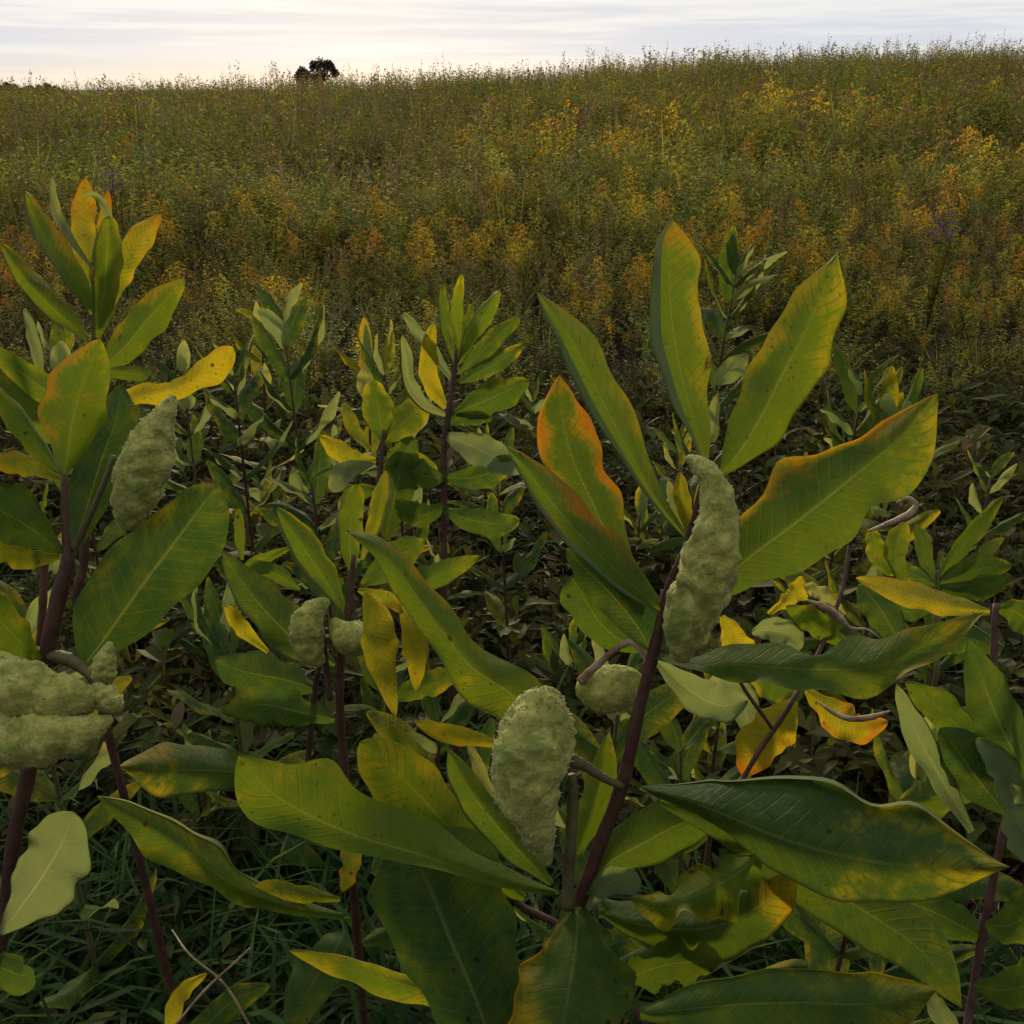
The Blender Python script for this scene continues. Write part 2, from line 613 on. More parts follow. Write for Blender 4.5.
leaf(H, D([(706, 465), (697, 432), (684, 388), (674, 340), (669, 290), (669, 250), (672, 220)], .565, .615), [2, 9, 18, 23, 18, 16, 4],
     [2, 14, 26, 34, 28, 27, 7], zl=-14, zr=14, tint=.8, yel=(.15, .1, .5, .25), org=(0, .2, .35), brn=(0, .6, .15), curl_l=.6, ruffle=.10)
leaf(H, D([(722, 474), (744, 446), (764, 412), (782, 376), (801, 340), (821, 298), (838, 252)], .566, .60), [3, 22, 31, 34, 31, 23, 2],
     [3, 18, 33, 35, 33, 27, 2], zl=8, zr=14, tint=.72, yel=(.1, .62, .3, .25), org=(.22, .08, .1), brn=(.25, .05, 0), ruffle=.11)
leaf(H, D([(700, 602), (745, 562), (803, 518), (850, 480), (892, 444), (938, 394)], .575, .59), [4, 32, 51, 43, 24, 6], [4, 28, 46, 42, 42, 8],
     zl=12, zr=-4, tint=.45, yel=(.04, .35, .2, .35), org=(.6, .15, .12), brn=(.3, 0, 0), ruffle=.16, curl_l=.03)
leaf(H, D([(652, 655), (690, 664), (740, 665), (785, 668), (835, 670), (885, 664), (932, 642), (984, 612)], .585, .56), [3, 8, 20, 22, 25, 24, 22, 3],
     [3, 6, 14, 22, 22, 22, 20, 3], zl=16, zr=-16, tint=.45, yel=(.02, .1, .25, .35), org=(0, .1, .25), ruffle=.42)
leaf(H, D([(692, 542), (686, 515), (681, 490), (680, 472)], .58, .585), [2, 7, 8, 2], zl=4, zr=10, tint=.9, yel=(.5, .2, .2, .3), ruffle=.1, nu=18, nv=7)
leaf(H, D([(690, 540), (680, 520), (674, 500), (668, 480)], .582, .60), [2, 5, 6, 2], zl=4, zr=6, tint=.95, yel=(.6, .2, .2, .3), side=-1, nu=18, nv=7)
leaf(H, D([(690, 545), (698, 520), (700, 500), (700, 482)], .584, .60), [2, 5, 6, 2], zl=4, zr=6, tint=.8, yel=(.4, .2, .2, .3), org=(0, 0, .4), nu=18, nv=7)
# pods
pod(H, [(681, 658, .575), (686, 628, .566), (701, 590, .558), (712, 550, .553), (719, 515, .551), (714, 484, .552), (701, 466, .555), (687, 457, .558)],
    [9, 23, 28, 27, 19, 14, 10, 3], warts=.15, spines=520, splen=.65)
pod(H, [(547, 862, .60), (535, 822, .59), (527, 782, .585), (534, 742, .587), (544, 710, .592), (552, 690, .597)], [6, 22, 33, 37, 29, 10], warts=.15,
    spines=700, brown=(0, .25), pale=.5, splen=1.0)
pod(H, [(646, 696, .615), (625, 688, .62), (600, 690, .62), (578, 688, .618)], [9, 22, 22, 9], warts=.05, spines=30, pale=.2)
# middle and lower leaves
leaf(H, D([(556, 742), (530, 712), (505, 690), (472, 668), (445, 636), (420, 602), (400, 574), (376, 546), (346, 530)], .66, .66),
     [10, 26, 30, 24, 20, 18, 15, 10, 2], [10, 22, 26, 24, 22, 18, 16, 10, 2], zl=-12, zr=16, tint=.7, yel=(.15, .15, .3, .1), org=(0, .5, 0),
     brn=(0, 0, .5), ruffle=.16, curl_l=.1)
leaf(H, D([(640, 788), (690, 802), (724, 815), (788, 841), (856, 859), (925, 867), (1010, 867)], .608, .55), [2, 22, 46, 68, 66, 56, 3],
     [2, 9, 16, 34, 45, 35, 3], zl=20, zr=-6, tint=.2, yel=(0, .22, .15, .45), org=(0, 0, .0), ruffle=.10, curl_r=.1)
leaf(H, D([(660, 802), (722, 827), (792, 870), (862, 910), (922, 952), (962, 1008)], .615, .60), [3, 20, 30, 32, 30, 4], [3, 16, 28, 32, 28, 4],
     zl=10, zr=-4, tint=.3, yel=(0, .1, .1, .2), ruffle=.08)
leaf(H, D([(558, 893), (512, 884), (460, 868), (410, 852), (360, 838), (312, 818), (270, 792), (238, 756)], .625, .56),
     [2, 6, 8, 12, 15, 22, 36, 12], [2, 12, 24, 38, 45, 55, 36, 10], zl=-14, zr=18, tint=.72, yel=(.02, .1, .2, .12), org=(0, 0, 0), ruffle=.11, cup=-.1)
leaf(H, D([(505, 1085), (478, 1005), (449, 937), (425, 878), (400, 836)], .585, .64), [10, 44, 55, 60, 20], [10, 46, 70, 72, 25], zl=6, zr=10,
     tint=.12, yel=(.0, .12, 0, .0), ruffle=.06)
leaf(H, D([(577, 907), (577, 928), (573, 962), (566, 1004), (556, 1062)], .615, .53), [4, 28, 54, 66, 60], [4, 26, 42, 56, 66], zl=8, zr=12,
     tint=.35, yel=(.05, .05, .55, .1), org=(0, .45, 0), brn=(0, .1, 0), ruffle=.16)
leaf(H, D([(600, 912), (648, 926), (708, 928), (758, 908), (797, 878)], .62, .60), [3, 24, 28, 36, 8], [3, 20, 30, 34, 8], zl=14, zr=-6, tint=.4,
     yel=(0, .2, .2, .7), org=(.1, 0, .3), brn=(0, 0, .25), ruffle=.18)
leaf(H, D([(758, 858), (726, 880), (694, 896), (660, 904), (630, 897)], .585, .575), [8, 34, 22, 20, 3], [6, 26, 22, 12, 3], zl=-10, zr=12, tint=.62,
     yel=(.2, .3, .2, .1), ruffle=.5, side=1)
leaf(H, D([(588, 895), (606, 866), (650, 840), (697, 818), (738, 812)], .62, .63), [3, 18, 34, 22, 3], [3, 12, 27, 24, 3], zl=10, zr=6, tint=.5,
     yel=(0, .05, .05, .05), ruffle=.08)
leaf(H, D([(578, 855), (590, 816), (602, 780), (609, 732)], .62, .64), [4, 14, 16, 2], [4, 14, 17, 2], zl=6, zr=6, tint=.75, yel=(.15, .1, .1, .1), ruffle=.07)
leaf(H, D([(552, 884), (520, 852), (490, 818), (466, 785), (449, 750)], .622, .60), [3, 14, 18, 16, 4], [3, 12, 16, 14, 4], zl=-4, zr=12, tint=.45,
     yel=(0, .15, .1, .05), ruffle=.07, curl_l=.15)
leaf(H, D([(590, 905), (606, 885), (622, 880), (640, 890)], .622, .61), [3, 14, 16, 8], [3, 14, 16, 8], tint=.2, yel=(0, 0, 0, 0), side=-1, nu=18, nv=9)
leaf(H, D([(640, 1014), (720, 1006), (800, 1002), (872, 1003), (936, 990)], .50, .50), [6, 30, 36, 32, 6], [6, 30, 45, 45, 6], zl=16, zr=-18, tint=.3,
     yel=(.05, .2, .1, .35), org=(0, 0, .2), brn=(0, 0, .3), ruffle=.08)
leaf(H, D([(615, 985), (655, 968), (690, 962), (722, 960)], .62, .60), [3, 22, 24, 8], [3, 20, 22, 5], zl=-8, zr=8, tint=.5, yel=(.05, .2, .1, .1), ruffle=.4)
leaf(H, D([(648, 650), (620, 640), (598, 620), (580, 590), (572, 575)], .60, .61), [3, 12, 20, 22, 3], [3, 12, 16, 10, 3], tint=.45, yel=(0, .1, .1, .1), ruffle=.1)
leaf(H, D([(655, 660), (690, 690), (720, 705), (748, 700)], .61, .65), [3, 16, 22, 6], [3, 16, 20, 6], tint=.4, yel=(0, .1, .1, .1), side=-1)

# ------------------------------------------------------------------ the yellow spotted milkweed behind it, lower left of the pod
p = plant('yellowing milkweed low behind the round warty pod, its broad leaf freckled with dark spots', -.10, .60)
stem(p, [(520, 905, .70), (500, 885, .70)], [4, 3], to_ground=True)
leaf(p, D([(525, 898), (480, 858), (440, 818), (405, 780), (360, 742)], .69, .66), [4, 34, 44, 40, 14], [4, 14, 25, 30, 14], zl=6, zr=12, tint=.8,
     yel=(.26, .1, .2, .1), brn=(0, .3, .1), ruffle=.12)
leaf(p, D([(500, 745), (470, 738), (440, 732), (415, 722)], .75, .74), [3, 9, 10, 3], tint=.8, yel=(.6, .2, .2, .2), org=(.4, .4, .1), nu=20, nv=7)
leaf(p, D([(500, 810), (484, 780), (474, 755), (467, 738)], .74, .76), [2, 6, 5, 2], tint=.9, yel=(.7, .2, .2, .2), org=(.2, .2, .2), side=-1, nu=20, nv=7)
leaf(p, D([(430, 775), (412, 752), (398, 738), (390, 724)], .76, .76), [2, 10, 9, 2], tint=.9, yel=(.25, .1, .1, .2), nu=18, nv=7)
leaf(p, D([(475, 1018), (425, 992), (360, 972), (288, 950)], .68, .66), [4, 15, 15, 3], [4, 10, 12, 3], tint=.7, yel=(.25, .2, .2, .2), ruffle=.15)

# ------------------------------------------------------------------ left foreground milkweed
L2 = plant('milkweed at the left edge with pale upright pod, two sideways pods and thick purple stem', -.31, .50)
stem(L2, [(2, 935, .66), (14, 840, .65), (30, 765, .645), (46, 660, .64), (58, 600, .635), (68, 560, .632), (66, 530, .63), (64, 475, .63)],
     [7, 7, 7.5, 8, 8, 6.5, 4, 3], to_ground=True)
stem(L2, [(40, 645, .655), (43, 600, .65), (44, 560, .65), (40, 540, .65)], [4, 4, 4, 3], stem_material('reddish_stem', (.085, .03, .02), (.12, .05, .03)), 'side_stem')
stem(L2, [(74, 548, .63), (88, 520, .625), (102, 488, .622), (114, 456, .62)], [4.5, 3.5, 3, 3], M_GSTEM, 'pod_stalk')
stem(L2, [(48, 655, .64), (70, 660, .63), (88, 672, .62), (100, 685, .615)], [6, 7, 6, 6], M_GSTEM, 'pod_stalk')
pod(L2, [(126, 528, .625), (132, 506, .622), (141, 475, .62), (151, 445, .62), (162, 418, .62), (174, 396, .622)], [8, 19, 25, 22, 13, 3], warts=.14, spines=420, pale=.55)
pod(L2, [(-70, 672, .60), (-20, 688, .60), (20, 693, .60), (55, 698, .602), (84, 697, .606), (97, 692, .61)], [20, 31, 31, 25, 17, 7], warts=.13, spines=420, splen=.7, pale=.3, brown=(0, .3))
pod(L2, [(-70, 738, .59), (-20, 738, .59), (20, 740, .59), (55, 737, .592), (85, 730, .597), (112, 718, .605)], [14, 24, 27, 24, 16, 4], warts=.14, spines=420, splen=.7, pale=.3, brown=(0, .2))
pod(L2, [(86, 690, .625), (100, 676, .622), (106, 660, .62), (110, 642, .62)], [7, 12, 10, 3], warts=.18, spines=60, pale=.5)
pod(L2, [(92, 690, .61), (106, 698, .608), (114, 706, .607), (119, 712, .607)], [9, 12, 9, 4], warts=.25, spines=60, brown=(.4, 1), pale=.6)
leaf(L2, D([(64, 475), (68, 450), (74, 415), (84, 380), (100, 339)], .63, .64), [3, 18, 33, 32, 7], [3, 16, 30, 28, 7], zl=10, zr=10, tint=.75, yel=(.15, .35, .15, .1),
     org=(.6, 0, 0), ruffle=.07)
leaf(L2, D([(70, 555), (86, 510), (101, 462), (116, 420), (122, 384)], .64, .67), [4, 20, 28, 22, 5], [4, 18, 26, 20, 5], zl=6, zr=6, tint=.08, yel=(0, 0, .1, .1), org=(0, .2, .1),
     brn=(0, .3, .1), ruffle=.08)
leaf(L2, D([(82, 668), (104, 640), (142, 586), (175, 542), (203, 504), (219, 484)], .63, .60), [4, 38, 47, 39, 22, 5], [4, 18, 42, 45, 32, 9], zl=10, zr=10, tint=.13,
     yel=(0, .28, .12, .25), org=(0, 0.05, .12), ruffle=.07)
leaf(L2, D([(62, 552), (30, 528), (0, 510), (-35, 485)], .63, .60), [3, 22, 28, 6], [3, 24, 34, 6], zl=-5, zr=12, tint=.35, yel=(0, .1, .1, .1), ruffle=.1)
leaf(L2, D([(60, 556), (30, 556), (5, 545), (-30, 530)], .64, .63), [3, 14, 18, 4], [3, 8, 12, 4], tint=.6, yel=(.4, .2, .2, .3), org=(.3, .6, .2), ruffle=.15)
leaf(L2, D([(58, 472), (40, 450), (15, 418), (-12, 380)], .65, .68), [2, 9, 12, 3], [2, 9, 12, 3], tint=.8, yel=(.15, .2, .2, .1), ruffle=.1, curl_r=.3)
leaf(L2, D([(62, 480), (35, 468), (8, 462), (-25, 455)], .66, .68), [2, 9, 11, 3], [2, 9, 11, 3], tint=.7, yel=(.45, .3, .3, .2), org=(.5, .5, .3), ruffle=.2)
leaf(L2, D([(40, 660), (18, 640), (-8, 612), (-30, 590)], .63, .60), [3, 18, 20, 6], [3, 16, 20, 6], tint=.7, yel=(.15, .2, .2, .1), ruffle=.1)
leaf(L2, D([(0, 934), (24, 902), (42, 876), (60, 846), (74, 812)], .64, .60), [2, 18, 30, 34, 16], [3, 28, 44, 34, 12], zl=6, zr=10, tint=.1, yel=(0, 0, 0, .1), side=-1, ruffle=.14)
leaf(L2, D([(5, 945), (-10, 960), (20, 975), (34, 970)], .66, .64), [3, 16, 20, 4], tint=.2, yel=(0, .1, .1, .1), ruffle=.1, nu=18, nv=9)

# ------------------------------------------------------------------ upper left milkweed
U = plant('milkweed at upper left with slim upswept leaves and one drooping golden leaf', -.40, .86)
stem(U, [(84, 560, .97), (90, 450, .95), (94, 370, .94), (95, 330, .94), (94, 280, .94)], [4.5, 4, 3.5, 3, 2], to_ground=True)
leaf(U, D([(92, 314), (74, 280), (50, 246), (33, 216), (25, 191)], .94, .90), [3, 9, 9, 7, 2], [3, 13, 17, 12, 3], zl=-8, zr=10, tint=.7, yel=(.25, .1, .5, .1), org=(0, .55, 0), curl_l=.5)
leaf(U, D([(92, 268), (66, 232), (55, 205), (52, 176)], .95, .97), [1.5, 5, 5, 2], tint=.6, yel=(.3, .2, .3, .2), org=(.2, .4, .2), side=-1, nu=22, nv=7)
leaf(U, D([(93, 300), (87, 262), (84, 225), (85, 178)], .96, 1.02), [3, 12, 14, 5], tint=.8, yel=(.6, .2, .2, .3), org=(.3, .3, .5), ruffle=.2)
leaf(U, D([(95, 300), (99, 270), (104, 235), (108, 190)], .96, 1.02), [3, 7, 8, 3], tint=.8, yel=(.5, .2, .2, .4), org=(.2, .3, .6), ruffle=.2, nu=22, nv=7)
leaf(U, D([(97, 338), (104, 292), (107, 252), (109, 216)], .93, .92), [4, 14, 14, 8], [4, 15, 15, 8], zl=4, zr=8, tint=.7, yel=(.2, .15, .15, .1), ruffle=.12, curl_l=.25)
leaf(U, D([(109, 218), (103, 203), (95, 195), (84, 193)], .92, .93), [4, 4, 3, 2], tint=.8, yel=(.3, .2, .2, .3), side=-1, nu=16, nv=7)
leaf(U, D([(104, 320), (116, 280), (136, 245), (161, 214)], .95, .97), [3, 13, 15, 4], [3, 12, 14, 4], tint=.8, yel=(.55, .2, .2, .2), org=(.3, .3, .55), ruffle=.15)
leaf(U, D([(88, 338), (56, 312), (26, 281), (2, 244)], .94, .92), [3, 10, 10, 3], [3, 14, 14, 4], zl=-4, zr=8, tint=.65, yel=(.2, .1, .3, .1), org=(0, .3, 0), curl_l=.25)
leaf(U, D([(102, 366), (124, 348), (152, 315), (184, 279)], .93, .90), [4, 17, 20, 5], [4, 15, 18, 5], zl=6, zr=4, tint=.6, yel=(.1, .35, .1, .2), org=(.35, 0, .1), brn=(.2, 0, 0), ruffle=.1)
leaf(U, D([(100, 405), (128, 398), (158, 392), (186, 385), (212, 368), (233, 347)], .94, .90), [3, 9, 10, 9, 15, 8], [3, 9, 12, 10, 16, 10], tint=.9, yel=(.75, .2, .2, .2),
     org=(.2, .2, .2), brn=(.5, .2, 0), ruffle=.2, label='golden drooping leaf with a brown patch')
leaf(U, D([(42, 384), (36, 350), (30, 325), (24, 308)], .98, 1.0), [2, 6, 5, 2], tint=.7, yel=(.1, .1, .1, .1), side=-1, nu=18, nv=7)
leaf(U, D([(92, 400), (55, 395), (20, 372), (-15, 345)], .95, .93), [3, 14, 14, 4], tint=.55, yel=(.1, .2, .2, .1), ruffle=.1)
leaf(U, D([(92, 425), (60, 430), (22, 408), (-15, 365)], .94, .90), [3, 15, 17, 4], tint=.6, yel=(.1, .2, .2, .2), org=(0, .2, .2), ruffle=.1)
leaf(U, D([(93, 440), (112, 432), (128, 420), (140, 405)], .96, .98), [3, 9, 9, 2], tint=.3, yel=(0, .1, .1, .1), nu=18, nv=7)
leaf(U, D([(92, 365), (120, 372), (142, 374), (150, 366)], .97, 1.0), [3, 7, 7, 2], tint=.4, yel=(0, .1, .1, .1), nu=18, nv=7)

# ------------------------------------------------------------------ centre-left milkweed with two small pods
C3 = plant('milkweed left of centre with two small pods and hanging yellow spotted leaves', -.17, .80)
stem(C3, [(345, 775, .90), (340, 705, .89), (342, 650, .88), (348, 610, .88), (354, 555, .88)], [4.5, 4.2, 4, 3.5, 2.5], to_ground=True)
stem(C3, [(306, 780, .93), (312, 720, .92), (316, 682, .91), (322, 655, .9)], [3, 3, 3, 2.5], M_STEM, 'side_stem')
stem(C3, [(330, 700, .885), (326, 665, .88), (323, 635, .87), (322, 605, .865)], [3, 3, 2.5, 2], M_STEM, 'pod_stalk')
pod(C3, [(328, 600, .86), (313, 612, .858), (306, 632, .858), (312, 652, .86), (322, 664, .862)], [4, 13, 17, 14, 5], warts=.1, spines=90, pale=.4)
pod(C3, [(372, 645, .86), (356, 640, .858), (342, 632, .86), (332, 620, .862)], [7, 17, 14, 4], warts=.1, spines=60, pale=.3)
leaf(C3, D([(346, 612), (318, 570), (298, 540), (277, 507)], .88, .87), [2, 13, 14, 3], [2, 17, 17, 3], zl=-5, zr=8, tint=.65, yel=(.12, .1, .2, .1), org=(0, .35, 0), brn=(0, 0, .3), curl_l=.35)
leaf(C3, D([(352, 572), (350, 545), (352, 515), (357, 484)], .88, .90), [3, 12, 14, 7], [3, 10, 12, 7], tint=.8, yel=(.15, .2, .2, .1), ruffle=.1, curl_l=.2)
leaf(C3, D([(362, 560), (374, 525), (382, 495), (386, 470)], .89, .92), [2, 8, 9, 2], tint=.9, yel=(.5, .2, .2, .1), ruffle=.1, curl_r=.4)
leaf(C3, D([(366, 592), (372, 622), (380, 660), (396, 717)], .82, .80), [3, 22, 18, 3], [3, 10, 14, 3], tint=.85, yel=(.55, .1, .1, .0), org=(.2, .1, 0), brn=(.15, .2, .15), ruffle=.1)
leaf(C3, D([(400, 604), (411, 632), (417, 660), (416, 692)], .84, .83), [2, 13, 11, 2], [2, 10, 12, 2], tint=.9, yel=(.7, .1, .1, .1), org=(.15, .15, 0), brn=(.2, .1, .1), ruffle=.1)
leaf(C3, D([(358, 590), (376, 596), (392, 602), (402, 612)], .86, .84), [2, 8, 8, 3], tint=.8, yel=(.5, .2, .2, .1), org=(.6, .6, .5), nu=18, nv=7)
leaf(C3, D([(395, 700), (415, 690), (435, 683), (458, 676)], .84, .86), [3, 14, 16, 5], [3, 10, 12, 4], tint=.55, yel=(.1, .4, .3, .2), ruffle=.15)
leaf(C3, D([(362, 585), (385, 568), (405, 552), (424, 540)], .90, .94), [3, 15, 16, 4], tint=.5, yel=(.1, .2, .2, .2), ruffle=.1)
leaf(C3, D([(365, 600), (405, 588), (442, 574), (480, 556)], .90, .90), [3, 12, 14, 3], [3, 10, 13, 3], tint=.5, yel=(.05, .15, .15, .2), ruffle=.12)
leaf(C3, D([(335, 665), (300, 645), (264, 610), (240, 580), (222, 551)], .89, .86), [3, 18, 20, 14, 3], [3, 22, 26, 18, 3], zl=-5, zr=8, tint=.2, yel=(0, .15, .2, .15), org=(0, .2, 0), curl_l=.2)
leaf(C3, D([(268, 652), (248, 634), (236, 620), (225, 605)], .93, .92), [2, 7, 8, 3], tint=.9, yel=(.6, .2, .2, .2), brn=(.2, 0, .1), nu=18, nv=7)
leaf(C3, D([(300, 590), (278, 575), (255, 570), (235, 580)], .95, .97), [2, 9, 10, 3], tint=.5, yel=(.1, .1, .1, .1))
leaf(C3, D([(242, 560), (240, 540), (239, 522), (238, 508)], .98, .99), [2, 5, 5, 2], tint=.8, yel=(.2, .1, .1, .1), nu=18, nv=7)
leaf(C3, D([(290, 548), (270, 556), (250, 566), (238, 580)], .96, .99), [2, 5, 6, 2], tint=.7, yel=(.2, .1, .1, .1), nu=18, nv=7)
leaf(C3, D([(343, 775), (290, 772), (242, 772), (200, 770), (160, 769), (120, 766)], .90, .78), [2, 4, 14, 24, 28, 5], [2, 5, 18, 25, 23, 6], zl=-6, zr=14, tint=.2, yel=(0, .2, .1, .5),
     org=(0, .1, .45), brn=(0, .2, 0), ruffle=.1)
leaf(C3, D([(350, 918), (285, 905), (236, 886), (196, 858), (150, 826), (97, 796)], .80, .72), [3, 9, 15, 22, 22, 3], [3, 10, 16, 24, 18, 3], zl=-10, zr=14, tint=.5, yel=(.2, .1, .25, 0),
     org=(0, .15, 0), brn=(0, .2, 0), ruffle=.22, curl_r=.15)
leaf(C3, D([(340, 900), (310, 895), (270, 890), (242, 895)], .80, .78), [3, 8, 10, 3], tint=.5, yel=(.4, .2, .2, .2), ruffle=.2, nu=20, nv=7)
leaf(C3, D([(335, 720), (300, 712), (262, 705), (220, 712)], .90, .92), [3, 16, 20, 4], tint=.2, yel=(0, .1, .1, .2), ruffle=.2)
leaf(C3, D([(318, 690), (285, 680), (245, 672), (215, 660)], .93, .98), [3, 18, 22, 5], tint=.15, yel=(0, .05, .05, .1), ruffle=.1)
leaf(C3, D([(345, 800), (352, 840), (350, 870), (342, 892)], .84, .80), [2, 8, 10, 3], tint=.8, yel=(.5, .1, .1, .2), org=(.5, .5, .5), ruffle=.3, nu=20, nv=9)
leaf(C3, D([(345, 930), (335, 950), (312, 985), (290, 1030)], .80, .72), [3, 20, 24, 10], tint=.2, yel=(.02, .05, .05, .1), ruffle=.1)

# ------------------------------------------------------------------ centre-back milkweed with the bare dark stem
B4 = plant('milkweed with bare dark stem standing behind and left of the large central one', -.085, 1.36)
stem(B4, [(444, 556, 1.52), (444, 500, 1.51), (444, 450, 1.50), (448, 415, 1.49), (453, 380, 1.49), (457, 350, 1.49)], [3.2, 3.2, 3.2, 3, 2.5, 1.8], to_ground=True)
for mid, w, kw in [
    ([(455, 364), (447, 332), (443, 304), (443, 283)], [2, 6, 5, 2], dict(tint=.4, curl_l=.3)),
    ([(459, 350), (457, 318), (459, 294), (462, 274)], [2, 6, 6, 2], dict(tint=.75, yel=(.2, .2, .2, .4))),
    ([(458, 362), (464, 340), (469, 320), (472, 304)], [1, 4, 5, 2], dict(tint=.5)),
    ([(459, 364), (470, 338), (485, 314), (500, 291)], [2, 7, 9, 3], dict(tint=.65, curl_l=.3)),
    ([(459, 374), (480, 354), (500, 334), (520, 318)], [2, 9, 10, 4], dict(tint=.4)),
    ([(459, 382), (480, 372), (502, 360), (524, 344)], [2, 8, 9, 3], dict(tint=.3)),
    ([(455, 413), (480, 403), (505, 392), (529, 380)], [3, 15, 16, 4], dict(tint=.35, yel=(0, .4, .1, .2))),
    ([(452, 380), (432, 350), (414, 327), (403, 312)], [2, 6, 5, 2], dict(tint=.5, side=-1)),
    ([(447, 416), (425, 405), (409, 382), (406, 356), (402, 334)], [2, 6, 7, 6, 2], dict(tint=.7, side=-1, curl_l=.3)),
    ([(446, 408), (432, 385), (428, 355), (434, 322)], [3, 9, 9, 3], dict(tint=.9, yel=(.7, .2, .2, .2), org=(.2, .2, .2))),
    ([(447, 436), (472, 446), (496, 458), (520, 474)], [4, 15, 15, 4], dict(tint=.4, side=-1)),
    ([(446, 478), (472, 478), (495, 470), (515, 456)], [3, 12, 13, 4], dict(tint=.2)),
    ([(446, 425), (462, 418), (480, 416), (492, 420)], [2, 8, 9, 3], dict(tint=.1)),
    ([(444, 478), (425, 476), (405, 465), (388, 450)], [3, 13, 14, 4], dict(tint=.4, yel=(0, .2, .2, .3))),
    ([(444, 510), (470, 520), (498, 524), (520, 520)], [3, 12, 13, 4], dict(tint=.25)),
    ([(444, 505), (425, 515), (410, 512), (395, 500)], [3, 11, 12, 4], dict(tint=.3)),
]:
    leaf(B4, D(mid, 1.49, 1.49 + random.uniform(-.07, .07)), w, nu=22, nv=9, **kw)

# ------------------------------------------------------------------ yellowish cluster left of it
Y9 = plant('short yellow green milkweed with rounded leaves left of the bare dark stem', -.20, 1.40)
stem(Y9, [(378, 560, 1.50), (378, 500, 1.50), (381, 460, 1.50), (384, 430, 1.50)], [3, 3, 2.6, 2], to_ground=True)
for mid, w, kw in [
    ([(384, 440), (380, 418), (376, 398), (372, 380)], [3, 15, 15, 6], dict(tint=.6, yel=(.05, .5, .5, .2))),
    ([(382, 442), (400, 426), (415, 412), (430, 400)], [3, 15, 15, 4], dict(tint=.7, yel=(.25, .3, .3, .3))),
    ([(386, 540), (394, 500), (402, 465), (412, 436)], [4, 17, 18, 7], dict(tint=.35, yel=(0, .2, .2, .1))),
    ([(376, 460), (355, 460), (338, 450), (320, 436)], [3, 9, 10, 3], dict(tint=.8, yel=(.5, .3, .3, .2), org=(.2, .4, .1), brn=(.2, .1, 0))),
    ([(370, 450), (356, 432), (348, 416), (343, 402)], [2, 7, 7, 2], dict(tint=.8, yel=(.4, .3, .3, .2))),
    ([(376, 465), (352, 468), (340, 478), (332, 492)], [2, 9, 11, 5], dict(tint=.6, yel=(.2, .3, .3, .2), side=-1)),
    ([(383, 470), (405, 458), (425, 470), (440, 482)], [2, 10, 11, 4], dict(tint=.5, yel=(.1, .3, .3, .2))),
    ([(380, 490), (360, 492), (348, 502), (342, 515)], [2, 9, 10, 4], dict(tint=.4)),
]:
    leaf(Y9, D(mid, 1.50, 1.50 + random.uniform(-.06, .06)), w, nu=22, nv=9, **kw)

# ------------------------------------------------------------------ right foreground milkweed
R8 = plant('milkweed at the right edge with reddish thin stem, folded golden leaf and pale striped leaves', .43, .63)
stem(R8, [(968, 1020, .76), (980, 950, .755), (992, 885, .75), (1006, 812, .745), (1004, 760, .745), (996, 690, .74), (994, 640, .74), (996, 604, .74)],
     [4, 4, 4, 3.6, 3.5, 3.5, 3.5, 3], stem_material('thin_red_stem', (.065, .026, .020), (.11, .055, .042)), to_ground=True)
leaf(R8, D([(990, 612), (948, 606), (905, 594), (856, 578)], .74, .70), [3, 10, 11, 3], [3, 12, 14, 4], zl=-6, zr=10, tint=.9, yel=(.7, .2, .2, .2), org=(.35, .35, .1), ruffle=.12,
     label='folded golden leaf')
leaf(R8, D([(996, 607), (1015, 612), (1035, 625), (1060, 645)], .74, .72), [3, 14, 18, 4], tint=.6, yel=(.1, .2, .2, .2))
leaf(R8, D([(972, 832), (942, 780), (914, 728), (896, 684)], .74, .73), [3, 12, 12, 3], [3, 12, 13, 3], tint=.6, yel=(.1, .1, .1, .2), side=-1)
leaf(R8, D([(985, 762), (962, 732), (935, 705), (905, 682)], .75, .76), [3, 16, 16, 3], [3, 15, 17, 4], tint=.65, yel=(.05, .1, .2, .1))
leaf(R8, D([(1006, 814), (978, 780), (958, 752), (940, 728)], .735, .72), [3, 22, 22, 4], [3, 26, 28, 5], tint=.1, yel=(0, .05, .05, .05))
leaf(R8, D([(1045, 800), (1010, 745), (988, 695), (968, 640)], .73, .71), [4, 24, 24, 4], [4, 22, 24, 4], tint=.25, yel=(.02, .05, .05, .05), side=1)
leaf(R8, D([(1020, 830), (1012, 790), (998, 760), (976, 738)], .73, .72), [3, 14, 14, 4], tint=.6, yel=(.1, .1, .1, .2), side=-1)
leaf(R8, D([(1045, 880), (1030, 845), (1018, 820), (1010, 805)], .70, .69), [4, 18, 18, 6], tint=.4, yel=(.02, .05, .05, .1), side=-1)
leaf(R8, D([(1000, 655), (975, 640), (950, 640), (925, 655)], .76, .80), [3, 14, 14, 4], tint=.25)
leaf(R8, D([(985, 925), (1010, 925), (1035, 910), (1060, 890)], .74, .70), [3, 22, 26, 8], tint=.3, yel=(.1, .2, .2, .1))
leaf(R8, D([(985, 940), (950, 920), (915, 905), (880, 895)], .76, .74), [3, 20, 24, 5], tint=.25, yel=(0, .1, .1, .4), ruffle=.15)
leaf(R8, D([(975, 985), (1000, 990), (1030, 985), (1060, 970)], .72, .66), [3, 18, 26, 10], tint=.35, yel=(.15, .2, .2, .1))
leaf(R8, D([(965, 1040), (945, 1020), (934, 1003), (928, 988)], .70, .70), [3, 10, 9, 3], tint=.8, yel=(.2, .1, .1, .1), side=-1, nu=18, nv=7)
leaf(R8, D([(1005, 775), (955, 790), (925, 800), (900, 800)], .78, .82), [3, 18, 20, 6], tint=.3)

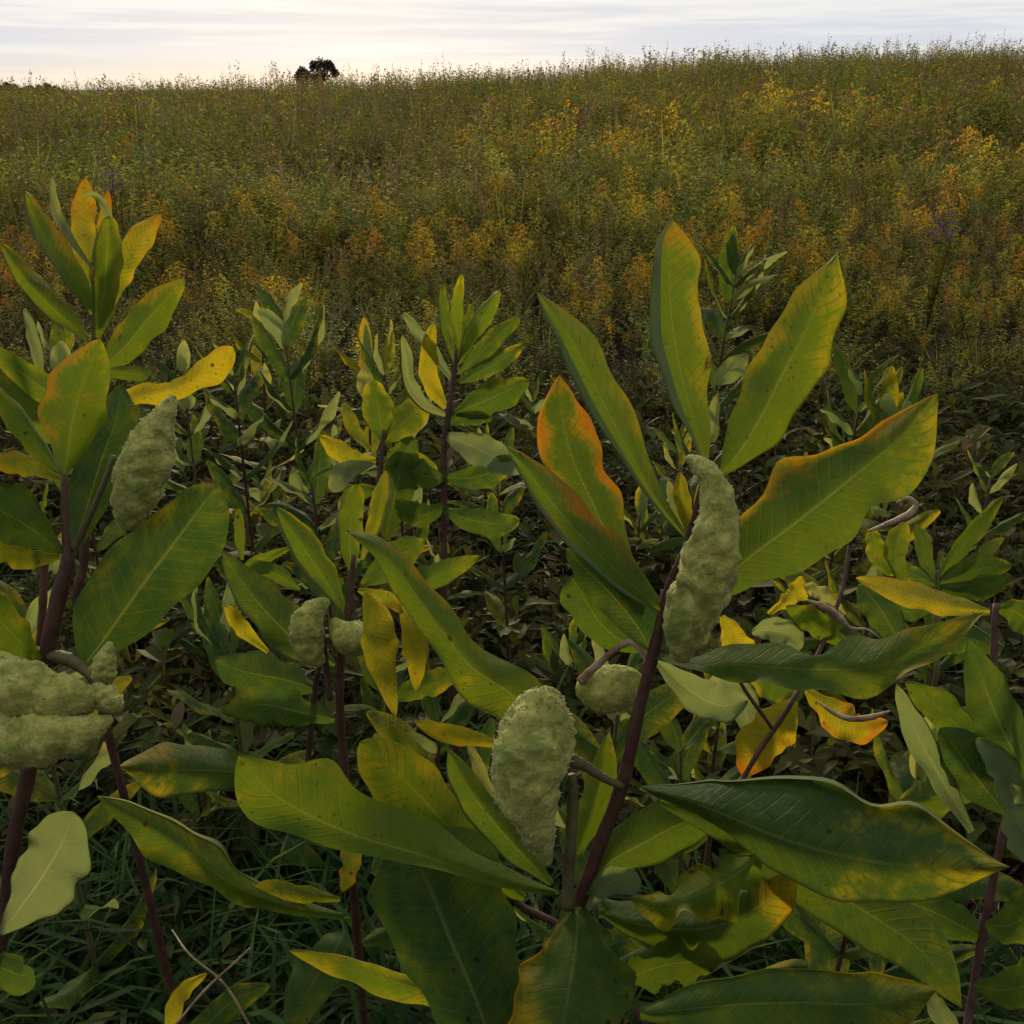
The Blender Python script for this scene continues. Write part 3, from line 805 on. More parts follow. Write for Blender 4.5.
# ------------------------------------------------------------------ milkweed right of centre, dried and orange
O11 = plant('withering milkweed right of centre with orange leaves and pale dried leaf curls', .17, .69)
stem(O11, [(745, 775, .90), (760, 750, .90), (782, 718, .90), (794, 698, .90), (820, 650, .92), (842, 590, .94), (850, 545, .95)], [2.6, 2.6, 2.6, 2.6, 2.4, 2.2, 2], to_ground=True)
stem(O11, [(728, 660, .88), (745, 690, .885), (765, 718, .89), (772, 728, .895)], [1.8, 2, 2, 2], M_STEM, 'side_stem')
leaf(O11, D([(795, 700), (778, 722), (760, 745), (742, 775)], .91, .90), [4, 22, 22, 8], [4, 20, 24, 8], tint=.9, yel=(.8, 0, 0, 0), org=(.4, .4, .75), brn=(.1, .1, 0), ruffle=.12, label='orange leaf hanging behind the stem')
leaf(O11, D([(806, 690), (830, 712), (856, 730), (888, 722)], .93, .92), [3, 15, 18, 5], [3, 14, 14, 5], tint=.8, yel=(.7, .2, .2, .2), org=(.9, .8, .5), brn=(.3, .1, 0), ruffle=.2)
leaf(O11, D([(722, 616), (733, 636), (740, 655), (744, 672)], .86, .86), [3, 13, 14, 4], tint=.9, yel=(.75, .1, .1, .1), org=(.2, .4, .2), ruffle=.15)
leaf(O11, D([(850, 648), (825, 630), (806, 618), (786, 606)], .92, .92), [3, 12, 13, 3], tint=.75, yel=(.1, .2, .2, .2))
leaf(O11, D([(768, 614), (785, 602), (796, 592), (802, 576)], .94, .95), [2, 6, 10, 3], tint=.9, yel=(.7, .2, .2, .2), org=(.2, .2, .2), ruffle=.3)
leaf(O11, D([(845, 615), (828, 600), (815, 590), (800, 588)], .95, .97), [2, 7, 7, 3], tint=.9, yel=(.7, .2, .2, .2), ruffle=.3, side=-1)
leaf(O11, D([(905, 655), (890, 625), (872, 598), (858, 585)], .96, .98), [3, 16, 20, 4], tint=.1)
leaf(O11, D([(905, 588), (896, 560), (898, 540), (906, 522)], .98, 1.0), [3, 10, 12, 4], tint=.7, yel=(.2, .2, .2, .2))
leaf(O11, D([(890, 575), (878, 556), (874, 540), (872, 528)], .99, 1.0), [3, 9, 9, 4], tint=.8, yel=(.3, .2, .2, .2))
leaf(O11, D([(800, 700), (790, 690), (770, 680), (745, 672)], .92, .95), [3, 16, 18, 4], tint=.5, yel=(.1, .2, .2, .3))
leaf(O11, D([(756, 748), (740, 700), (720, 690), (706, 700)], .94, .97), [3, 18, 18, 4], tint=.6, yel=(.2, .2, .2, .2), side=-1)
leaf(O11, D([(752, 632), (770, 630), (790, 636), (800, 650)], .93, .93), [3, 12, 14, 5], tint=.6, yel=(.1, .1, .1, .1), side=-1)
stem(O11, [(868, 531, .97), (888, 524, .965), (908, 515, .96), (916, 505, .96), (908, 498, .965), (896, 503, .97)], [1, 3, 3.8, 3.0, 2.2, .8], M_DEAD, 'dried_leaf')
stem(O11, [(806, 600, .92), (822, 606, .915), (838, 616, .915), (850, 628, .92), (868, 630, .925), (884, 642, .93)], [.8, 3.5, 3.8, 2.2, 1.4, .8], M_DEAD, 'dried_leaf')
stem(O11, [(818, 702, .915), (836, 714, .91), (852, 719, .91), (872, 717, .912), (890, 711, .915)], [1, 2.4, 2.8, 3, 1], M_DEAD, 'dried_leaf')
# dead flower umbel
hv, hq, k = [], [], 0
c0 = P(852, 540, .95)
for i in range(60):
    a = random.uniform(0, 6.28)
    b = random.uniform(-.6, 1.4)
    dr = Vector((math.cos(a) * math.cos(b), math.sin(a) * math.cos(b), math.sin(b)))
    q0, q1 = c0, c0 + dr * random.uniform(.006, .014)
    v, q = tube_arrays(spline([q0, (q0 + q1) / 2 + Vector((0, 0, -.001)), q1], 4), [.0006, .0006, .001, .0016], 4)
    hv.append(v)
    hq.append(q + k)
    k += len(v)
link('flower_head', mesh_from('flower_head', np.vstack(hv) - np.array(O11.location), np.vstack(hq), None, None, M_BARK), O11)

# ------------------------------------------------------------------ right back milkweed
R7 = plant('fresh green milkweed beyond the dried curls at right, its leaves fanned out', .60, 1.28)
stem(R7, [(936, 640, 1.38), (937, 600, 1.38), (938, 570, 1.38)], [3, 3, 2], M_GSTEM, to_ground=True)
for mid, w, kw in [
    ([(938, 577), (958, 552), (980, 525), (1003, 496)], [2, 8, 9, 2], dict(tint=.6)),
    ([(938, 582), (962, 574), (986, 568), (1012, 566)], [3, 13, 14, 4], dict(tint=.45)),
    ([(938, 588), (965, 590), (990, 585), (1012, 575)], [3, 10, 12, 3], dict(tint=.3)),
    ([(936, 580), (926, 560), (922, 540), (915, 525)], [2, 8, 9, 3], dict(tint=.5)),
    ([(935, 585), (915, 575), (900, 570), (886, 572)], [2, 8, 9, 3], dict(tint=.35)),
    ([(937, 600), (920, 610), (905, 612), (890, 608)], [2, 9, 10, 3], dict(tint=.2)),
]:
    leaf(R7, D(mid, 1.38, 1.38 + random.uniform(-.07, .04)), w, nu=22, nv=9, **kw)

# dry twig and dead leaf low at the left
T = plant('thin forked dry twig low at the bottom left in the grass', -.22, .52, 'twig', 'twig')
stem(T, [(176, 1024, .66), (205, 990, .66), (232, 965, .66), (250, 948, .66)], [1.2, 1.4, 1.2, 1], M_DEAD, 'branch')
stem(T, [(252, 1030, .68), (225, 985, .665), (190, 955, .67), (172, 930, .69)], [1.4, 1.2, 1, .8], M_DEAD, 'branch', to_ground=True)
G = plant('small milkweed shoot with a curled golden leaf in the bottom left grass', -.27, .50)
stem(G, [(170, 1060, .68), (169, 1035, .68)], [2, 2], M_STEM, to_ground=True)
leaf(G, D([(168, 1040), (172, 1012), (184, 990), (207, 973)], .68, .67), [3, 7, 7, 2], [3, 9, 8, 2], tint=.9, yel=(.7, .1, .1, .1), org=(.4, .1, .1), brn=(.5, 0, 0), ruffle=.15)
leaf(G, D([(172, 1048), (200, 1030), (235, 1000), (270, 985)], .68, .68), [3, 12, 14, 4], tint=.1)


# ------------------------------------------------------------------ milkweeds built free in space (farther ones)
def blade(base, az, el, ln, wd, droop, fold, rng, nu=12, nv=5, twist=0.):
    """a leaf in space; returns vertices grid, u, s"""
    p = np.array(base, float)
    V = np.zeros((nu, nv, 3))
    UU = np.zeros((nu, nv))
    SS = np.zeros((nu, nv))
    st = ln / (nu - 1)
    for i in range(nu):
        t = i / (nu - 1)
        e = el - droop * t
        T = np.array([math.cos(az) * math.cos(e), math.sin(az) * math.cos(e), math.sin(e)])
        A = np.array([-math.sin(az), math.cos(az), 0.])
        Nn = np.cross(T, A)
        tw = twist * t
        A2 = A * math.cos(tw) + Nn * math.sin(tw)
        N2 = np.cross(T, A2)
        w = wd * .5 * (math.sin(math.pi * min(1, t * .94 + .03) ** .85) ** .75)
        for j in range(nv):
            s = -1 + 2 * j / (nv - 1)
            V[i, j] = p + A2 * (s * w * math.cos(fold)) - N2 * (abs(s) * w * math.sin(fold)) * -1 * -1 + N2 * 0
            V[i, j] += N2 * w * .15 * math.sin(t * 14 + s * 2) * abs(s)
            UU[i, j] = t
            SS[i, j] = s
        p = p + T * st
    return V.reshape(-1, 3), UU, SS


def free_milkweed(label, px, py_top, d, leaf_len, pairs, tint=.4, yel=.1, org=0., el0=.4, el1=1.25, seed=1, spacing=.045, pods=0, wd=.32):
    rng = np.random.default_rng(seed)
    top = P(px, py_top, d)
    x, y = top.x + rng.uniform(-.02, .02), top.y
    z0 = gz(x, y)
    H_ = top.z - z0 - leaf_len * .75
    H_ = max(H_, .12)
    r = plant(label, x, y)
    lean = rng.uniform(-.05, .05, 2)
    pairs = int(pairs * 1.6)
    spacing *= .72
    pts = [np.array([lean[0] * t * t * H_, lean[1] * t * t * H_, H_ * t - .02 * (t == 0)]) for t in np.linspace(0, 1, 8)]
    V, Q = tube_arrays(pts, np.linspace(.0042, .0022, 8), 8)
    link('stem', mesh_from('stem', V, Q, None, None, M_STEM if rng.random() < .5 else M_GSTEM), r)
    for k in range(pairs):
        zz = H_ - k * spacing * (1 + .15 * k)
        if zz < .05:
            break
        f = k / max(1, pairs - 1)
        for sgn in (0, 1):
            az = k * math.pi / 2 + sgn * math.pi + rng.uniform(-.4, .4) + seed
            el = el1 + (el0 - el1) * f ** .7 + rng.uniform(-.2, .2)
            ln = leaf_len * (.55 + .45 * min(1, (k + .6) / 2.2)) * rng.uniform(.85, 1.12)
            base = np.array([lean[0] * (zz / H_) ** 2 * H_, lean[1] * (zz / H_) ** 2 * H_, zz])
            V, UU, SS = blade(base, az, el, ln, ln * wd * rng.uniform(.85, 1.15), rng.uniform(-.5, 1.3), rng.uniform(.1, .8), rng, 14, 7, rng.uniform(-1.1, 1.1))
            ya = max(0, yel + rng.normal(0, .16))
            oa = max(0, org + rng.normal(0, .15)) if org else 0
            tone = leaf_tone(UU, SS, tint * .6 + rng.uniform(-.15, .12), (ya, .25, .25, .2), (oa, oa, oa), (0, 0, 0), int(rng.integers(1e6)))
            uv = np.stack([UU, SS * .5 + .5], -1).reshape(-1, 2)
            Q = grid_quads(14, 7)
            n = np.cross(V[Q[20][1]] - V[Q[20][0]], V[Q[20][2]] - V[Q[20][0]])
            if n[2] < 0:
                Q = Q[:, ::-1]
            link('leaf', mesh_from('leaf', V, Q, tone, uv, M_LEAF), r)
    return r


FREE = [
    ('dark green milkweed at left with two slim pale leaf tips above the others', 293, 268, 2.05, .17, 7, .12, .0, 0, 3, .06),
    ('milkweed with rusty orange top leaves behind the short yellow green one', 352, 312, 2.2, .15, 5, .7, .45, .45, 5, .05),
    ('bluish green upright milkweed rising between the two tallest central leaves', 724, 216, 2.2, .17, 13, .45, .02, 0, 8, .032),
    ('pale yellow green milkweed just right of the tallest right hand leaf', 852, 338, 1.75, .15, 7, .75, .22, 0, 13, .04),
    ('yellow green milkweed with narrow leaves above the big right leaf tip', 905, 362, 1.72, .15, 7, .65, .2, 0, 17, .04),
    ('small yellowing milkweed among the meadow edge at left', 250, 290, 2.6, .13, 5, .8, .4, .1, 19, .05),
    ('dark leafy milkweed between the golden drooping leaf and the slim pale tips', 222, 318, 2.0, .15, 6, .15, .02, 0, 23, .05),
    ('low milkweed hidden behind the pale upright pod at left', 60, 310, 1.9, .14, 6, .5, .15, 0, 29, .05),
    ('low dark green milkweed below the two slim pale leaf tips', 310, 430, 1.75, .14, 5, .12, .0, 0, 31, .05),
    ('low milkweed left of the centre pods, half hidden', 210, 560, 1.35, .13, 5, .25, .05, 0, 37, .05),
    ('milkweed shoot under the folded leaf below the large pod', 590, 600, 1.05, .13, 5, .35, .05, 0, 41, .05),
    ('low dull milkweed behind the orange hanging leaf', 700, 660, 1.10, .14, 5, .25, .08, 0, 43, .05),
    ('low milkweed under the right dark leaf, partly seen', 850, 800, .95, .14, 4, .25, .1, 0, 47, .05),
    ('small milkweed beside the purple stem at far left', 20, 560, 1.1, .13, 5, .3, .15, .15, 53, .05),
    ('low broad leaved milkweed in the shade at bottom centre left', 420, 640, 1.15, .14, 5, .2, .05, 0, 59, .05),
    ('low milkweed in the shade below the thin red stem', 930, 700, 1.1, .15, 5, .25, .08, 0, 61, .05),
    ('olive milkweed with curled leaves directly left of the bare dark stem, behind the rounded leaves', 398, 322, 1.9, .14, 6, .4, .15, .1, 67, .05),
    ('slim milkweed with upright leaves half hidden behind the golden drooping leaf', 178, 330, 2.3, .14, 6, .3, .1, 0, 71, .05),
    ('milkweed at the meadow edge right of the fanned fresh green one', 1000, 440, 2.3, .12, 5, .35, .1, 0, 73, .05),
    ('short milkweed right of the bare dark stem with drooping dull leaves', 500, 430, 1.8, .13, 5, .2, .08, 0, 79, .05),
]
for (lab, px, pyt, d, ll, pr, ti, ye, og, sd, spc) in FREE:
    free_milkweed(lab, px, pyt, d, ll, pr, ti, ye, og, seed=sd, spacing=spc)


for i in range(18):
    d_ = 1.5 + 1.9 * ((i * 7) % 18) / 18
    px_ = 60 + 930 * ((i * 5 + 2) % 18) / 18 + random.uniform(-20, 20)
    P0 = P(px_, 512, d_)
    # top of the plant some 0.3 to 0.45 m above the soil
    ztop = gz(P0.x, P0.y) + random.uniform(.30, .46)
    b_ = (ztop - CAMZ + d_ * sp) / (d_ * cp)
    m_ = free_milkweed('low dark milkweed in the undergrowth behind the large ones', px_, 512 - b_ * F, d_, .13, 5, random.uniform(.15, .5), random.choice([0, .05, .2]), 0,
                       seed=200 + i, spacing=.05)
    m_['group'] = 'low milkweeds in the undergrowth'

# ------------------------------------------------------------------ meadow prototypes
class QB:
    def __init__(s):
        s.V, s.Q, s.C = [], [], []

    def quad(s, a, b, c, d, col):
        k = len(s.V)
        s.V += [tuple(a), tuple(b), tuple(c), tuple(d)]
        s.Q.append((k, k + 1, k + 2, k + 3))
        s.C += [col] * 4

    def blade(s, p, az, el, ln, w, col, droop=.3):
        p = np.asarray(p, float)
        T = np.array([math.cos(az) * math.cos(el), math.sin(az) * math.cos(el), math.sin(el)])
        T2 = np.array([math.cos(az) * math.cos(el - droop), math.sin(az) * math.cos(el - droop), math.sin(el - droop)])
        A = np.array([-math.sin(az), math.cos(az), 0])
        m = p + T * ln * .5
        s.quad(p, m + A * w, m + T2 * ln * .5, m - A * w, col)

    def rod(s, a, b, r0, r1, col):
        a, b = np.asarray(a, float), np.asarray(b, float)
        for k in range(2):
            A = np.array([1, 0, 0]) if k else np.array([0, 1., 0])
            s.quad(a - A * r0, a + A * r0, b + A * r1, b - A * r1, col)

    def dot(s, p, r, col, rng):
        a = rng.normal(size=3)
        a /= np.linalg.norm(a)
        b = np.cross(a, rng.normal(size=3))
        b /= np.linalg.norm(b) + 1e-9
        p = np.asarray(p)
        s.quad(p - a * r, p + b * r, p + a * r, p - b * r, col)

    def arr(s):
        return np.array(s.V), np.array(s.Q), np.array(s.C)


YEL = np.array([.43, .265, .010])
ORA = np.array([.38, .165, .010])
OLI = np.array([.215, .195, .024])
GRN = np.array([.140, .165, .032])
DGR = np.array([.085, .112, .040])
BRN = np.array([.140, .095, .050])
RED = np.array([.170, .095, .060])
STR = np.array([.24, .19, .09])


def goldenrod(seed, lod, flower=YEL, leafc=OLI, split=False):
    """stem with narrow leaves, one-sided arching plume; unit height 1"""
    rng = np.random.default_rng(seed)
    q, f = QB(), QB()
    lean = rng.uniform(-.1, .1, 2)

    def at(t):
        return np.array([lean[0] * t * t, lean[1] * t * t, t])
    q.rod(at(0), at(.5), .004, .0035, OLI * .7)
    q.rod(at(.5), at(.9), .0035, .002, OLI * .8)
    nl = [46, 26, 12][lod]
    for i in range(nl):
        t = .12 + .72 * i / nl + rng.uniform(-.01, .01)
        ln = rng.uniform(.09, .16) * (1.15 - .7 * t) * [1, 1.2, 1.6][lod]
        c = leafc * rng.uniform(.65, 1.35)
        if t < .45 and rng.random() < .4:
            c = BRN * rng.uniform(.6, 1.3)
        if rng.random() < .06:
            c = YEL * .5
        q.blade(at(t), i * 2.4 + rng.uniform(-.4, .4), rng.uniform(.0, .8), ln, ln * rng.uniform(.09, .15) * [1, 1.2, 1.5][lod], c, rng.uniform(.2, 1.1))
    nb = [13, 8, 4][lod]
    for b in range(nb):
        t = .74 + .26 * b / nb
        az = b * 2.2 + rng.uniform(-.6, .6)
        ln = (1.08 - t) * rng.uniform(.35, .6) + .03
        n = [19, 8, 4][lod]
        if split:
            f.rod(at(t), at(t) + np.array([math.cos(az) * ln * .8, math.sin(az) * ln * .8, ln * .05]), .002, .001, leafc * .8)
            f.rod(at(t), at(max(0, t - .03)), .002, .002, leafc * .8)
        for k in range(n):
            u = (k + .5) / n
            h = .6 * ln * u - ln * u * u * .75
            p = at(t) + np.array([math.cos(az) * ln * u, math.sin(az) * ln * u, h]) + rng.normal(0, .009, 3)
            (f if split else q).dot(p, rng.uniform(.005, .0095) * [1, 1.5, 2.4][lod], flower * rng.uniform(.55, 1.3) if rng.random() < .8 else leafc * 1.2, rng)
    return (q.arr(), f.arr()) if split else q.arr()


def weed(seed, lod, c1=GRN, c2=OLI, bush=1.35):
    rng = np.random.default_rng(seed)
    q = QB()
    nb = [7, 5, 3][lod]
    for b in range(nb):
        az = rng.uniform(0, 6.28)
        z0 = rng.uniform(.05, .45) if b else 0
        out = rng.uniform(.08, .34) * bush if b else .03
        h = rng.uniform(.4, .95) if b else 1.0
        a = np.array([0, 0, z0])
        e = np.array([math.cos(az) * out, math.sin(az) * out, h])
        q.rod(a, e, .0022, .001, OLI * .55)
        n = [34, 30, 20][lod]
        for k in range(n):
            u = (k + rng.random()) / n
            p = a + (e - a) * u
            c = (c1 if rng.random() < .6 else c2) * rng.uniform(.6, 1.4)
            ln = rng.uniform(.04, .085) * [1, 1.15, 1.35][lod]
            q.blade(p, rng.uniform(0, 6.28), rng.uniform(-.1, .9), ln, ln * rng.uniform(.13, .24), c, rng.uniform(0, .9))
    return q.arr()


def dry_stalk(seed, lod, c=RED):
    rng = np.random.default_rng(seed)
    q = QB()
    for b in range([4, 3, 2][lod]):
        az = rng.uniform(0, 6.28)
        e = np.array([math.cos(az) * rng.uniform(.02, .14), math.sin(az) * .1, rng.uniform(.75, 1.12)])
        q.rod((0, 0, 0), e, .003, .0015, BRN * 1.1)
        n = [16, 10, 6][lod]
        for k in range(n):
            u = 1 - .3 * rng.random()
            p = e * u + rng.normal(0, .018, 3)
            q.dot(p, rng.uniform(.006, .013) * [1, 1.4, 2][lod], c * rng.uniform(.5, 1.3), rng)
        for k in range([8, 5, 3][lod]):
            p = e * rng.uniform(.1, .7)
            q.blade(p, rng.uniform(0, 6.28), rng.uniform(.3, 1.2), rng.uniform(.08, .2), .006 * [1, 1.3, 1.8][lod], (OLI if rng.random() < .5 else STR * .6) * rng.uniform(.6, 1.2), .8)
    return q.arr()


def grass_tuft(seed, lod, c=OLI, c2=STR):
    rng = np.random.default_rng(seed)
    q = QB()
    for k in range([18, 10, 6][lod]):
        az = rng.uniform(0, 6.28)
        el = rng.uniform(.9, 1.5)
        col = (c if rng.random() < .75 else c2 * .7) * rng.uniform(.6, 1.3)
        q.blade(rng.normal(0, .03, 3) * (1, 1, 0), az, el, rng.uniform(.5, 1.05), rng.uniform(.004, .009) * [1, 1.4, 2][lod], col, rng.uniform(.1, .6))
    return q.arr()


def scatter(protos, pos, height, rng, tintv=.3, lean=.12, tint=None):
    """merge copies of prototypes into arrays"""
    Vs, Qs, Cs = [], [], []
    base = 0
    which = rng.integers(0, len(protos), len(pos))
    for k, (V, Q, C) in enumerate(protos):
        idx = np.where(which == k)[0]
        n = len(idx)
        if not n:
            continue
        th = rng.uniform(0, 2 * np.pi, n)
        h = height[idx] * rng.uniform(.75, 1.2, n)
        c, s = np.cos(th)[:, None], np.sin(th)[:, None]
        X = V[None, :, 0] * c - V[None, :, 1] * s
        Y = V[None, :, 0] * s + V[None, :, 1] * c
        Z = np.broadcast_to(V[None, :, 2], X.shape)
        lx, ly = rng.normal(0, lean, (2, n))
        W = np.stack([(X + lx[:, None] * Z * Z) * h[:, None] + pos[idx, 0:1], (Y + ly[:, None] * Z * Z) * h[:, None] + pos[idx, 1:2], Z * h[:, None] + pos[idx, 2:3]], -1)
        t = rng.uniform(1 - tintv, 1 + tintv, (n, 1, 1)) * rng.uniform(.9, 1.1, (n, 1, 3))
        if tint is not None:
            t = t * tint[idx][:, None, :]
        CC = np.clip(C[None] * t, 0, .8)
        Vs.append(W.reshape(-1, 3))
        Cs.append(CC.reshape(-1, 3))
        Qs.append((Q[None] + (np.arange(n) * len(V))[:, None, None] + base).reshape(-1, 4))
        base += n * len(V)
    return np.vstack(Vs), np.vstack(Qs), np.vstack(Cs)


def fnoise(x, y, s, off=0.):
    return np.array([mnoise.noise(Vector((a * s + off, b * s, off * .37))) for a, b in zip(x, y)])


def veg_h(y):
    return np.interp(y, [2.6, 3.4, 4.2, 5.2, 7, 10, 14, 40], [.10, .17, .28, .42, .60, .76, .83, .86])


def field_positions(n, y0, y1, rng, margin=1.5):
    # uniform over the wedge seen from where the photograph was taken, with a margin
    ys = np.sqrt(rng.uniform(y0 * y0, y1 * y1, n))
    xs = rng.uniform(-1, 1, n) * (ys * .60 + margin)
    return np.stack([xs, ys, ground_z(xs, ys) - .01], 1)


def build_mass(name, label, parts, mat):
    Vs, Qs, Cs, b = [], [], [], 0
    for V, Q, C in parts:
        Vs.append(V)
        Qs.append(Q + b)
        Cs.append(C)
        b += len(V)
    o = link(name, mesh_from(name, np.vstack(Vs), np.vstack(Qs), np.vstack(Cs), None, mat, smooth=False))
    tag(o, label, None, kind='stuff')
    return o


mass = {'goldenrod': [], 'weeds': [], 'dry': [], 'grass': []}
for lod, (y0, y1, n) in enumerate([(2.7, 8.5, 4600), (8.5, 17, 6600), (17, 35, 12500)]):
    pos = field_positions(n, y0, y1, RNG)
    n1 = fnoise(pos[:, 0], pos[:, 1], .45, 3.1)
    n2 = fnoise(pos[:, 0], pos[:, 1], .22, 9.7)
    n3 = fnoise(pos[:, 0], pos[:, 1], 1.1, 5.5)
    keep = np.ones(n, bool)
    if lod == 0:
        keep = (pos[:, 1] > 3.3 + .5 * n1 + .06 * np.maximum(0, pos[:, 0])) | (RNG.random(n) < .3)
    pos, n1, n2, n3 = pos[keep], n1[keep], n2[keep], n3[keep]
    h = veg_h(pos[:, 1]) * (1 + .28 * n1 + .18 * n3)
    if lod == 2:
        h = h * np.where(pos[:, 1] > 26, RNG.uniform(.85, 1.15, len(h)), 1)
    u = RNG.random(len(pos))
    yb = np.interp(pos[:, 1], [3.6, 4.3, 4.9, 6.3, 7.4, 14, 35], [.04, .14, .38, .30, .07, .04, .02])
    pg = np.clip(yb + (.5 * n2 + .35 * n3) * np.interp(pos[:, 1], [6.5, 8], [1, .25]) - .05, .01, .7)
    isg = u < pg
    rest = (u - pg) / (1 - pg)
    isd = (~isg) & (rest < np.clip([.08, .11, .17][lod] - .35 * n1, .02, .4))
    isr = (~isg) & (~isd) & (rest > .88)
    isw = ~(isg | isd | isr)
    patch = [1.4, 1.12, 1.05][lod] + .3 * n2[:, None] * np.array([1, .8, .6]) + .25 * n1[:, None] * np.array([.6, 1, .8])
    cols = [(YEL, OLI), (ORA, OLI), (YEL * .8, GRN), (ORA * .75, BRN), (YEL * .55 + OLI * .5, OLI), (OLI * 1.2, GRN)]
    g = [goldenrod(200 + i + 10 * lod, lod, cols[i % 6][0], cols[i % 6][1]) for i in range(9)]
    w = [weed(300 + i + 10 * lod, lod, [GRN, OLI, OLI, GRN, DGR, OLI, GRN, BRN][i % 8], [OLI, GRN, YEL * .5][i % 3]) for i in range(8)]
    dd = [dry_stalk(400 + i + 10 * lod, lod, [RED, BRN, STR * .7][i % 3]) for i in range(5)]
    gr = [grass_tuft(500 + i + 10 * lod, lod, [OLI, GRN, STR * .5][i % 3]) for i in range(5)]
    mass['goldenrod'].append(scatter(g, pos[isg], h[isg], RNG, tint=patch[isg]))
    mass['weeds'].append(scatter(w, pos[isw], h[isw] * .9, RNG, tint=patch[isw]))
    mass['dry'].append(scatter(dd, pos[isd], h[isd] * 1.02, RNG, tint=patch[isd]))
    mass['grass'].append(scatter(gr, pos[isr], h[isr] * 1.0, RNG, tint=patch[isr]))
# taller stalks along the brow of the rise
n = 700
pos = field_positions(n, 27, 33, RNG)
big = RNG.random(n) < np.interp(pos[:, 0], [-20, 0, 18], [.35, .6, 1.0])
pos = pos[big]
mass['dry'].append(scatter([dry_stalk(600 + i, 1, [RED, BRN, OLI][i % 3]) for i in range(6)], pos, RNG.uniform(.8, 1.15, len(pos)), RNG, lean=.1))

build_mass('goldenrod_mass', 'mass of fading goldenrod covering the rising field to the skyline', mass['goldenrod'], M_FIELD)
build_mass('weed_mass', 'olive green leafy weeds filling the rising field', mass['weeds'], M_FIELD)
build_mass('dry_stalk_mass', 'reddish brown dry stalks and seed heads in the field and along the skyline', mass['dry'], M_FIELD)
build_mass('tall_grass', 'tall thin meadow grass among the goldenrod', mass['grass'], M_FIELD)

# ------------------------------------------------------------------ goldenrods one can pick out at the front of the field
KINDS = [('bright mustard yellow goldenrod plume standing in the band beyond the milkweeds', YEL * 1.15, OLI),
         ('orange browning goldenrod plume standing in the band beyond the milkweeds', ORA * 1.1, OLI),
         ('pale greenish yellow goldenrod plume standing in the band beyond the milkweeds', YEL * .7 + OLI * .6, GRN)]
protos = []
for k, (lab, fc, lc) in enumerate(KINDS):
    for v in range(3):
        (a, b) = goldenrod(700 + k * 10 + v, 0, fc, lc, split=True)
        protos.append((k, mesh_from('goldenrod', a[0], a[1], a[2], None, M_FIELD, False), mesh_from('flower_plume', b[0], b[1], b[2], None, M_FIELD, False)))
cnt = 0
tries = 0
while cnt < 120 and tries < 5000:
    tries += 1
    y = random.uniform(4.5, 6.6)
    x = random.uniform(-1, 1) * (y * .56)
    if mnoise.noise(Vector((x * .5, y * .5, 2))) < -.05:
        continue
    # few directly at the front
    hh = float(veg_h(y)) * random.uniform(.9, 1.18)
    k, ms, mf = random.choice(protos)
    o = bpy.data.objects.new('goldenrod', ms)
    COL.objects.link(o)
    o.location = (x, y, gz(x, y) - .01)
    o.scale = (hh,) * 3
    o.rotation_euler = (random.gauss(0, .08), random.gauss(0, .08), random.uniform(0, 6.28))
    tag(o, KINDS[k][0], 'goldenrod', ['bright yellow goldenrods', 'orange browning goldenrods', 'greenish yellow goldenrods'][k])
    f = bpy.data.objects.new('flower_plume', mf)
    COL.objects.link(f)
    f.parent = o
    cnt += 1

# purple asters
for (px, py, d, lab) in [(944, 226, 4.0, 'purple aster in flower among the goldenrod at right'), (110, 182, 4.3, 'dusky purple aster behind the upper left milkweed')]:
    q = QB()
    rng = np.random.default_rng(int(px))
    c = P(px, py, d)
    g0 = gz(c.x, c.y)
    hh = c.z - g0
    for i in range(26):
        az = rng.uniform(0, 6.28)
        e = np.array([math.cos(az) * rng.uniform(0, .07), math.sin(az) * rng.uniform(0, .07), hh + rng.uniform(-.07, .04)])
        q.rod((0, 0, hh * .4), e, .002, .0012, OLI * .6)
        for k in range(9):
            a2 = k * .7
            q.blade(e, a2, rng.uniform(-.1, .6), .019, .005, np.array([.13, .075, .24]) * rng.uniform(.6, 1.2), .2)
        q.dot(e, .004, YEL * .7, rng)
        for k in range(4):
            q.blade(e * rng.uniform(.4, .95), rng.uniform(0, 6.28), rng.uniform(0, .8), .05, .007, DGR * rng.uniform(.6, 1.2), .4)
    q.rod((0, 0, 0), (0, 0, hh * .5), .004, .003, OLI * .6)
    V, Q, C = q.arr()
    o = link('aster', mesh_from('aster', V, Q, C, None, M_FIELD, False), None, (c.x, c.y, g0))
    tag(o, lab, 'aster')

# ------------------------------------------------------------------ ground and ground cover
xs = np.concatenate([np.linspace(-400, -30, 20), np.linspace(-28, 28, 141), np.linspace(30, 400, 20)])
ys = np.concatenate([np.linspace(-300, -4, 16), np.linspace(-3, 80, 167), np.linspace(85, 1200, 24)])
XX, YY = np.meshgrid(xs, ys, indexing='ij')
ZZ = ground_z(XX, YY)
o = link('ground', mesh_from('ground', np.stack([XX, YY, ZZ], -1).reshape(-1, 3), grid_quads(len(xs), len(ys)), None, None, M_GROUND))
o['kind'] = 'structure'
o['label'] = 'dark soil of the rising field'


